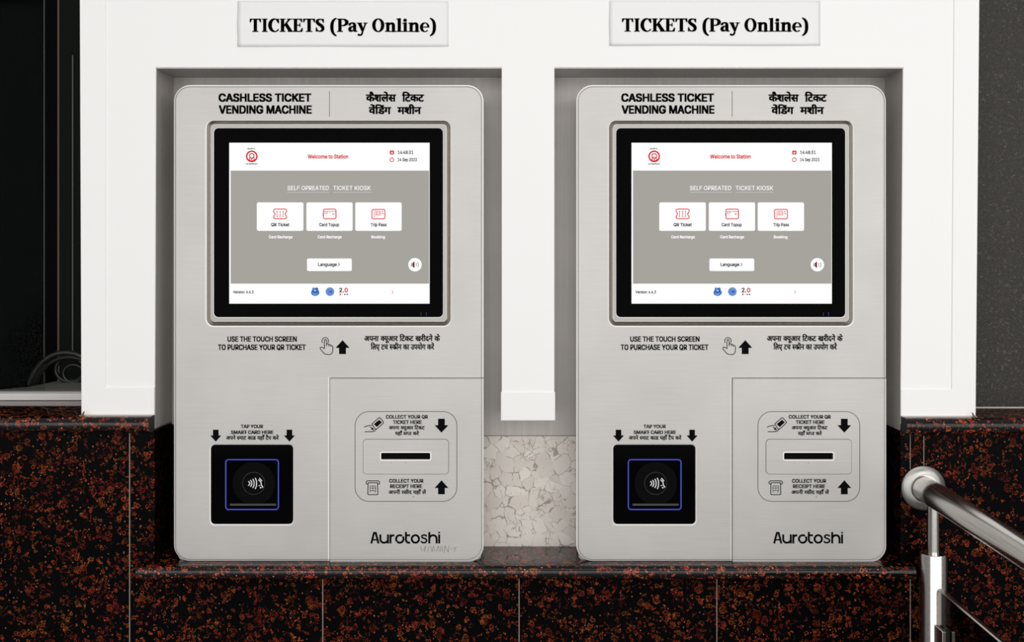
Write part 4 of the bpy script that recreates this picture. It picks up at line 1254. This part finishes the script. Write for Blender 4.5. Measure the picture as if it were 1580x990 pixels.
    for dx, dy in ((626, 713.4), (566, 685), (688, 684), (604, 714)):
        ink('speck', disc_tris((dx, dy), 0.55 if dx == 626 else 0.35, 8), -0.0021, M['ink'], sp)
    t = line_tris('COLLECT YOUR QR', 595.5, 660.4, 640, 645.2, 66) + line_tris('TICKET HERE', 606.4, 650.8, 648.2, 653.4, 66)
    t += line_tris('अपना ~कयूआर िटकट', 600, 655.4, 657.2, 662, 44) + line_tris('यहाँ ~प_ा~पत करें', 609.6, 646.6, 666, 670.8, 44)
    ink('ticket_notice', t, YDo, M['ink'], root_)
    t = line_tris('COLLECT YOUR', 600.5, 653.4, 738.6, 744, 66) + line_tris('RECEIPT HERE', 602, 651.6, 747, 752.2, 66)
    t += line_tris('अपनी रसीद यहाँ लें', 599.6, 657.6, 756.5, 761.4, 44) + disc_tris((638, 765.8), 0.7, 8)
    ink('receipt_notice', t, YDo, M['ink'], root_)
    ink('arrow', poly_tris([(676, 645.6), (686.4, 645.6), (686.4, 655.6), (692, 655.6), (681.2, 667), (670.6, 655.6), (676, 655.6)]), YDo, M['ink'], root_)
    ink('arrow', poly_tris([(681.3, 740.4), (692, 752.4), (686.4, 752.4), (686.4, 762), (676, 762), (676, 752.4), (670.6, 752.4)]), YDo, M['ink'], root_)
    # hand with a card, receipt printer
    def cq(q):
        return [(540 + x / 4.122, 620 + y / 4.122) for x, y in q]
    cardp = cq([(140, 138), (184, 100), (192, 100), (214, 126), (212, 134), (172, 170), (160, 170)])
    t = seg_tris(cardp + cardp[:1], 1.2) + poly_tris(cq([(152, 140), (186, 112), (204, 128), (172, 158)]))
    t += seg_tris(cq([(90, 158), (116, 150), (140, 148)]), 1.2) + seg_tris(cq([(95, 188), (138, 188), (156, 184), (170, 170)]), 1.2)
    t += seg_tris(cq([(128, 160), (146, 166), (150, 180)]), 1.3) + disc_tris(cq([(140, 172)])[0], 1.3, 8)
    ink('ticket_icon', t, YDo, M['ink'], root_)
    q = cq([(104, 520), (104, 506), (112, 500), (180, 500), (188, 506), (188, 520)])
    t = seg_tris(q, 1.2) + seg_tris(cq([(104, 520), (118, 520)]), 1.2) + seg_tris(cq([(174, 520), (188, 520)]), 1.2)
    q = cq([(116, 512), (176, 512), (178, 586), (172, 588), (120, 588), (114, 584)])
    t += seg_tris(q + q[:1], 1.2)
    for yy in (532, 546, 562):
        t += seg_tris(cq([(128, yy), (164, yy)]), 0.8)
    t += seg_tris(cq([(128, 532), (128, 574)]), 0.7) + seg_tris(cq([(146, 532), (146, 562)]), 0.6) + seg_tris(cq([(164, 532), (164, 566)]), 0.7)
    t += disc_tris(cq([(160, 570)])[0], 0.8, 8)
    ink('receipt_icon', t, YDo, M['ink'], root_)
    # maker's name, drawn as strokes
    def nq(q):
        return [(560 + x / 9.875, 800 + y / 9.875) for x, y in q]
    w_ = 3.1
    t = seg_tris(nq([(128, 374), (170, 212), (172, 212)]), w_) + seg_tris(nq([(238, 374), (196, 212), (194, 212)]), w_)
    t += seg_tris(nq([(158, 210), (210, 210)]), 2.3) + seg_tris(nq([(150, 318), (218, 318)]), 2.2)
    t += seg_tris(nq([(266, 236), (266, 310)] + arc_pts(323, 310, 56, 50, 180, 0, 12)[0:0] + [(270, 332), (284, 350), (304, 360), (328, 362), (352, 356), (372, 342), (382, 320)]), w_)
    t += seg_tris(nq([(382, 236), (382, 374)]), w_)
    t += seg_tris(nq([(420, 236), (420, 374)]), w_) + seg_tris(nq([(420, 285), (430, 264), (450, 252), (480, 250)]), w_)
    t += seg_tris(nq(arc_pts(563, 305, 57, 57, 140, 305, 16)), w_) + seg_tris(nq(arc_pts(563, 305, 57, 57, -38, 132, 16)), w_)
    t += seg_tris(nq([(656, 198), (656, 318), (662, 342), (678, 358), (700, 362), (720, 360)]), w_) + seg_tris(nq([(656, 250), (720, 250)]), w_)
    t += seg_tris(nq(arc_pts(800, 305, 56, 57, 0, 360, 30)), w_)
    t += seg_tris(nq(spline([(972, 262), (952, 248), (925, 246), (902, 256), (900, 276), (916, 292), (944, 300), (966, 314), (972, 334), (958, 354),
                             (932, 362), (906, 358), (888, 342)], 4)), 2.5)
    t += seg_tris(nq([(1012, 198), (1012, 374)]), w_) + seg_tris(nq([(1012, 300), (1020, 274), (1042, 254), (1072, 248), (1100, 256), (1118, 276), (1124, 304), (1124, 374)]), w_)
    t += seg_tris(nq([(1162, 236), (1162, 374)]), w_) + seg_tris(nq([(1162, 198), (1162, 220)]), w_)
    ink('maker_name', t, YDo, M['ink'], root_)
    return root_


def copy_tree(o, parent=None):
    c = o.copy()
    COL.objects.link(c)
    if parent:
        c.parent = parent
    for ch in list(o.children):
        copy_tree(ch, c)
    return c


left = make_machine()
right = copy_tree(left)
right.location = (BASE.x + 621.3 * S, BASE.y, BASE.z)
right['label'] = 'right steel ticket machine, standing next to the handrail, with no scratches under its maker name'


def nq2(q):
    return [(560 + x / 9.875, 800 + y / 9.875) for x, y in q]


t = []
for s_ in ([(880, 420), (900, 495)], [(925, 485), (950, 415)], [(960, 410), (940, 500)], [(985, 510), (1000, 420)], [(1030, 410), (1055, 500), (1075, 415), (1100, 500)],
           [(1120, 495), (1150, 410), (1160, 500)], [(1180, 420), (1185, 500)], [(1205, 410), (1210, 500)], [(1235, 520), (1248, 410), (1300, 505), (1312, 405)],
           [(1345, 440), (1350, 460)], [(1385, 430), (1400, 460), (1425, 425)], [(1400, 460), (1398, 500)]):
    t += seg_tris(nq2(s_), 0.75)
sc_ = ink('scratch_mark', t, -0.00095, M['scratch'], left)

# ---------------------------------------------------------------- printed signs above the machines
SER = {}


def ring(cx, cy, rx, ry, ix, iy, dx=0.0):
    return poly_tris(arc_pts(cx, cy, rx, ry, 0, 360, 40)[:-1], arc_pts(cx + dx, cy, ix, iy, 0, 360, 40)[:-1][::-1])


def rc(x0, y0, x1, y1):
    return poly_tris([(x0, y0), (x1, y0), (x1, y1), (x0, y1)])


def pl(*p):
    return poly_tris(list(p))


def vr(*p):
    q = spline(list(p), 5)
    return seg_tris([(x, y) for x, y, w in q], [w for x, y, w in q])


def crescent(cx, cy, rx, ry, ix, iy, dx, a0, a1):
    o = arc_pts(cx, cy, rx, ry, a0, a1, 28); i_ = arc_pts(cx + dx, cy, ix, iy, a0, a1, 28)
    return sum(([[o[k], o[k + 1], i_[k + 1]], [o[k], i_[k + 1], i_[k]]] for k in range(28)), [])


SER['T'] = rc(0, .93, .83, 1) + pl((0, 1), (0, .72), (.04, .72), (.13, .95)) + pl((.83, 1), (.83, .72), (.79, .72), (.70, .95)) + rc(.31, 0, .52, 1) + rc(.19, 0, .64, .05)
SER['I'] = rc(.1, 0, .31, 1) + rc(0, 0, .41, .055) + rc(0, .945, .41, 1)
SER['C'] = crescent(.44, .5, .44, .52, .28, .445, .07, 48, 318) + pl((.66, .98), (.76, 1.0), (.78, .66), (.73, .66), (.58, .9))
SER['K'] = rc(.1, 0, .31, 1) + rc(0, 0, .41, .055) + rc(0, .945, .41, 1) + pl((.31, .40), (.31, .50), (.68, .96), (.80, .96)) + pl((.38, .52), (.54, .66), (.96, .04), (.68, .04)) \
    + rc(.56, .945, .92, 1) + rc(.62, 0, 1.0, .055)
SER['E'] = rc(.1, 0, .31, 1) + rc(0, 0, .4, .055) + rc(0, .945, .4, 1) + rc(.1, .935, .70, 1) + pl((.70, 1), (.70, .74), (.66, .74), (.56, .95)) + rc(.31, .475, .56, .54) \
    + rc(.515, .37, .56, .65) + rc(.1, 0, .72, .065) + pl((.72, 0), (.76, .28), (.71, .28), (.58, .05))
SER['S'] = vr((.55, .76, .05), (.5, .9, .07), (.33, .965, .07), (.16, .88, .15), (.13, .73, .19), (.26, .58, .21), (.44, .45, .21), (.53, .29, .19), (.49, .12, .15),
              (.31, .035, .07), (.14, .1, .07), (.07, .26, .05)) + pl((.52, .98), (.585, .99), (.59, .70), (.545, .70)) + pl((.03, .02), (.09, .02), (.10, .33), (.05, .33))
SER['('] = vr((.42, 1.05, .06), (.24, .90, .13), (.14, .68, .18), (.11, .37, .20), (.14, .06, .18), (.24, -.16, .13), (.42, -.32, .06))
SER[')'] = [[(.46 - x, y) for x, y in tr] for tr in SER['(']]
SER['P'] = rc(.1, 0, .31, 1) + rc(0, 0, .42, .055) + rc(0, .945, .45, 1) + crescent(.42, .72, .43, .28, .22, .215, -.02, -90, 90) + rc(.30, .935, .43, 1) + rc(.30, .44, .43, .505)
SER['a'] = vr((.10, .53, .15), (.15, .62, .12), (.30, .675, .08), (.44, .62, .15), (.48, .46, .19), (.48, .14, .19), (.55, .045, .10), (.66, .04, .05)) \
    + vr((.46, .43, .07), (.26, .38, .09), (.12, .26, .18), (.13, .12, .18), (.24, .05, .10), (.42, .13, .06))
SER['y'] = pl((.05, .68), (.29, .68), (.50, .14), (.40, -.04)) + pl((.62, .68), (.71, .68), (.43, -.08), (.36, -.1)) + vr((.41, -.06, .10), (.33, -.22, .10), (.20, -.27, .10), (.10, -.22, .14)) \
    + rc(0, .64, .36, .695) + rc(.50, .64, .79, .695)
SER['O'] = ring(.45, .5, .45, .52, .235, .455)
SER['n'] = rc(.1, 0, .30, .66) + pl((0, .63), (0, .68), (.30, .72), (.30, .62)) + rc(0, 0, .40, .055) + rc(.44, 0, .82, .055) \
    + vr((.26, .50, .06), (.38, .62, .11), (.52, .645, .14), (.615, .57, .18), (.63, .42, .20), (.63, .01, .20))
SER['l'] = rc(.1, 0, .30, 1.02) + pl((0, .95), (0, 1.0), (.30, 1.04), (.30, .93)) + rc(0, 0, .40, .055)
SER['i'] = rc(.1, 0, .30, .68) + pl((0, .63), (0, .68), (.30, .72), (.30, .62)) + rc(0, 0, .40, .055) + disc_tris((.19, .88), .12, 16)
SER['e'] = crescent(.34, .345, .34, .365, .185, .31, .035, 0, 312) + rc(.15, .33, .67, .395)
SPOTS = (('T', 121, 198), ('I', 208, 245), ('C', 253, 328), ('K', 335, 428), ('E', 428, 498), ('T', 503, 585), ('S', 592, 652), ('(', 697, 740), ('P', 745, 825),
         ('a', 825, 888), ('y', 888, 960), ('O', 997, 1080), ('n', 1088, 1165), ('l', 1170, 1208), ('i', 1213, 1250), ('n', 1255, 1333), ('e', 1338, 1403), (')', 1408, 1450))


def sign(x0, y0, x1, y1, tx0, tx1, tbase, label, seed):
    rnd = random.Random(seed)
    c = W((x0 + x1) / 2, y1, YP)
    root_ = thing('paper_sign', label, 'sign', c, 'printed signs above the machines')
    nx, nz = 44, 12
    ph = rnd.uniform(0, 6)

    def lift(u, w_):       # how far the sheet stands off the board
        e_ = max(0.0, (w_ - 0.75) / 0.25)
        return 0.0007 + 0.0016 * e_ ** 2 * (0.5 + 0.5 * math.sin(u * 9 + ph)) + 0.0022 * max(0, 1 - u / 0.08) * max(0, 1 - abs(w_ - 0.5) / 0.3)

    v, f = [], []
    for yo in (0.0, 0.0004):
        for j in range(nz + 1):
            for i in range(nx + 1):
                u, w_ = i / nx, j / nz
                yy = YP - lift(u, w_) + yo
                p = W(x0 + (x1 - x0) * u, y0 + (y1 - y0) * w_, YP)
                v.append(Vector((p.x, yy, p.z)) - c)
    n1 = (nx + 1) * (nz + 1)
    for j in range(nz):
        for i in range(nx):
            a_ = j * (nx + 1) + i
            f.append((a_, a_ + nx + 1, a_ + nx + 2, a_ + 1))
            f.append((n1 + a_, n1 + a_ + 1, n1 + a_ + nx + 2, n1 + a_ + nx + 1))
    for i in range(nx):
        a_ = nz * (nx + 1) + i
        f.append((a_, n1 + a_, n1 + a_ + 1, a_ + 1)); f.append((i, i + 1, n1 + i + 1, n1 + i))
    for j in range(nz):
        a_ = j * (nx + 1); b_ = a_ + nx
        f.append((a_, n1 + a_, n1 + a_ + nx + 1, a_ + nx + 1)); f.append((b_, b_ + nx + 1, n1 + b_ + nx + 1, n1 + b_))
    sh = mesh_from('sheet', v, f, M['paper'], root_, True)
    k = (tx1 - tx0) / (1450 - 121)
    tr = []
    for ch, a_, b_ in SPOTS:
        g = SER[ch]
        lo = min(p[0] for q in g for p in q); hi = max(p[0] for q in g for p in q)
        for dx, dz in ((0, 0), (-0.4, -0.2), (0.4, -0.2), (-0.4, 0.2), (0.4, 0.2)):
            for q in g:
                tr.append([(tx0 + dx + (a_ + (p[0] - lo) / (hi - lo) * (b_ - a_) - 121) * k, tbase - dz - p[1] * 93 / 4.647) for p in q])
    ink('lettering', tr, YP - 0.0016, M['ink'], root_, lambda px, py, y: W(px, py, YP) + Vector((0, y - YP, 0)) - c)
    return root_


sign(366.5, 1.5, 692, 72, 386, 672.5, 49.2, 'white paper sign with black serif lettering above the left ticket machine', 3)
sign(940, 1.0, 1265.5, 70.5, 960, 1246.5, 48.8, 'white paper sign with black serif lettering above the right ticket machine', 8)

# ---------------------------------------------------------------- handrail on the right
rx = W(1424, 0, YP).x
rz = W(0, 752, YP).z
py_ = -0.039
hr = thing('handrail', 'satin steel handrail with round wall flange, post and smoked glass panel', 'handrail', (rx, py_, 0.0))
o_ = Vector((rx, py_, 0.0))
slope = -0.038
far = Vector((rx, -1.60, rz + slope * 1.61))
st = Vector((rx, YP, rz))
vv, ff = tube_verts([st - o_ + (far - st) * (i / 24) for i in range(25)], 0.0236, 48)
mesh_from('rail', vv, ff, M['tube'], hr, True)
fl_ = lathe('wall_flange', [(0.0430, 0.0), (0.0430, 0.0035), (0.0422, 0.0044), (0.0285, 0.0105), (0.0262, 0.0105)], st - o_, (0, -1, 0), M['flange'], hr, 64)
lathe('collar', [(0.0262, 0.0), (0.0262, 0.0112), (0.0240, 0.0113)], st - o_, (0, -1, 0), M['steel_dark'], fl_, 48)
kz = S * (D + py_) / D
zn = CAMZ + (CY - 853) * kz
rail_at = rz + slope * (YP - py_)
lathe('neck', [(0.0108, zn - 0.01), (0.0108, rail_at - 0.012)], (0, 0, 0), (0, 0, 1), M['tube'], hr, 32)
lathe('post', [(0.045, 0.0), (0.045, 0.006), (0.0245, 0.007), (0.0245, zn - 0.002), (0.0235, zn), (0.0108, zn + 0.0005)], (0, 0, 0), (0, 0, 1), M['tube'], hr, 48)
# glass panel set into the post, running towards the viewer
gx = 0.0035
zg = CAMZ + (CY - 908) * S * (D + py_ - 0.02) / D
g0, g1 = -0.020, -1.5
zs_ = -0.03
gt = 0.0045


def gv(x, y, z):
    return (x, y, z)


v = []
for yy in (g0, g1):
    zt_ = zg + (g0 - yy) * zs_
    v += [(gx - gt, yy, zt_), (gx + gt, yy, zt_), (gx + gt, yy, 0.12), (gx - gt, yy, 0.12)]
glass = mesh_from('glass_panel', v, [(0, 1, 2, 3), (7, 6, 5, 4), (0, 4, 5, 1), (1, 5, 6, 2), (2, 6, 7, 3), (3, 7, 4, 0)], M['rail_glass'], hr)
vv, ff = [], []
v = []
for yy in (g0, g1):
    zt_ = zg + (g0 - yy) * zs_
    v += [(gx - gt - .0008, yy, zt_ - .0005), (gx - gt + .001, yy, zt_ + .0018), (gx + gt - .001, yy, zt_ + .0018), (gx + gt + .0008, yy, zt_ - .0005)]
mesh_from('edge_strip', v, [(0, 1, 2, 3), (7, 6, 5, 4), (0, 4, 5, 1), (1, 5, 6, 2), (2, 6, 7, 3), (3, 7, 4, 0)], M['tube'], glass)
zc_ = CAMZ + (CY - 967) * S * (D - 0.075) / D
for sx in (-1, 1):
    xa = gx + sx * gt; xb = gx + sx * (gt + 0.0075)
    box('glass_clamp', (min(xa, xb), -0.060, zc_ - 0.05), (max(xa, xb), -0.0235, zc_), M['tube'], glass, 0.0012)

# small torn flakes at the outer feet of the white surround
for k, (px, py, sgn, lab) in enumerate(((126.5, 638.5, 1, 'small torn brown flake on the granite sill beside the booth window'),
                                        (1503.5, 641.5, -1, 'small torn brown flake on the granite sill beside the embossed dark wall'))):
    yk_ = -0.004
    zz = (zsl if k == 0 else zsr)
    b0 = Vector((W(px, 0, yk_).x, yk_, zz))
    pts = [(-4, 0), (-1, 2.2), (3.0, 7.2), (4.6, 8.2), (3.8, 4.6), (2.4, 2.2), (4.0, 0.6), (5, 0.0)]
    n = len(pts)
    v = [(sgn * x * S, (0.0 if z < 3 else -0.002), z * S) for x, z in pts] + [(sgn * x * S, 0.0012 + (0.0 if z < 3 else -0.002), z * S) for x, z in pts]
    f = [tuple(range(n)), tuple(reversed(range(n, 2 * n)))] + [(i, (i + 1) % n, n + (i + 1) % n, n + i) for i in range(n)]
    o = mesh_from('torn_flake', v, f, M['flake'])
    o.location = b0
    tag(o, lab, 'flake', 'torn flakes on the sills')
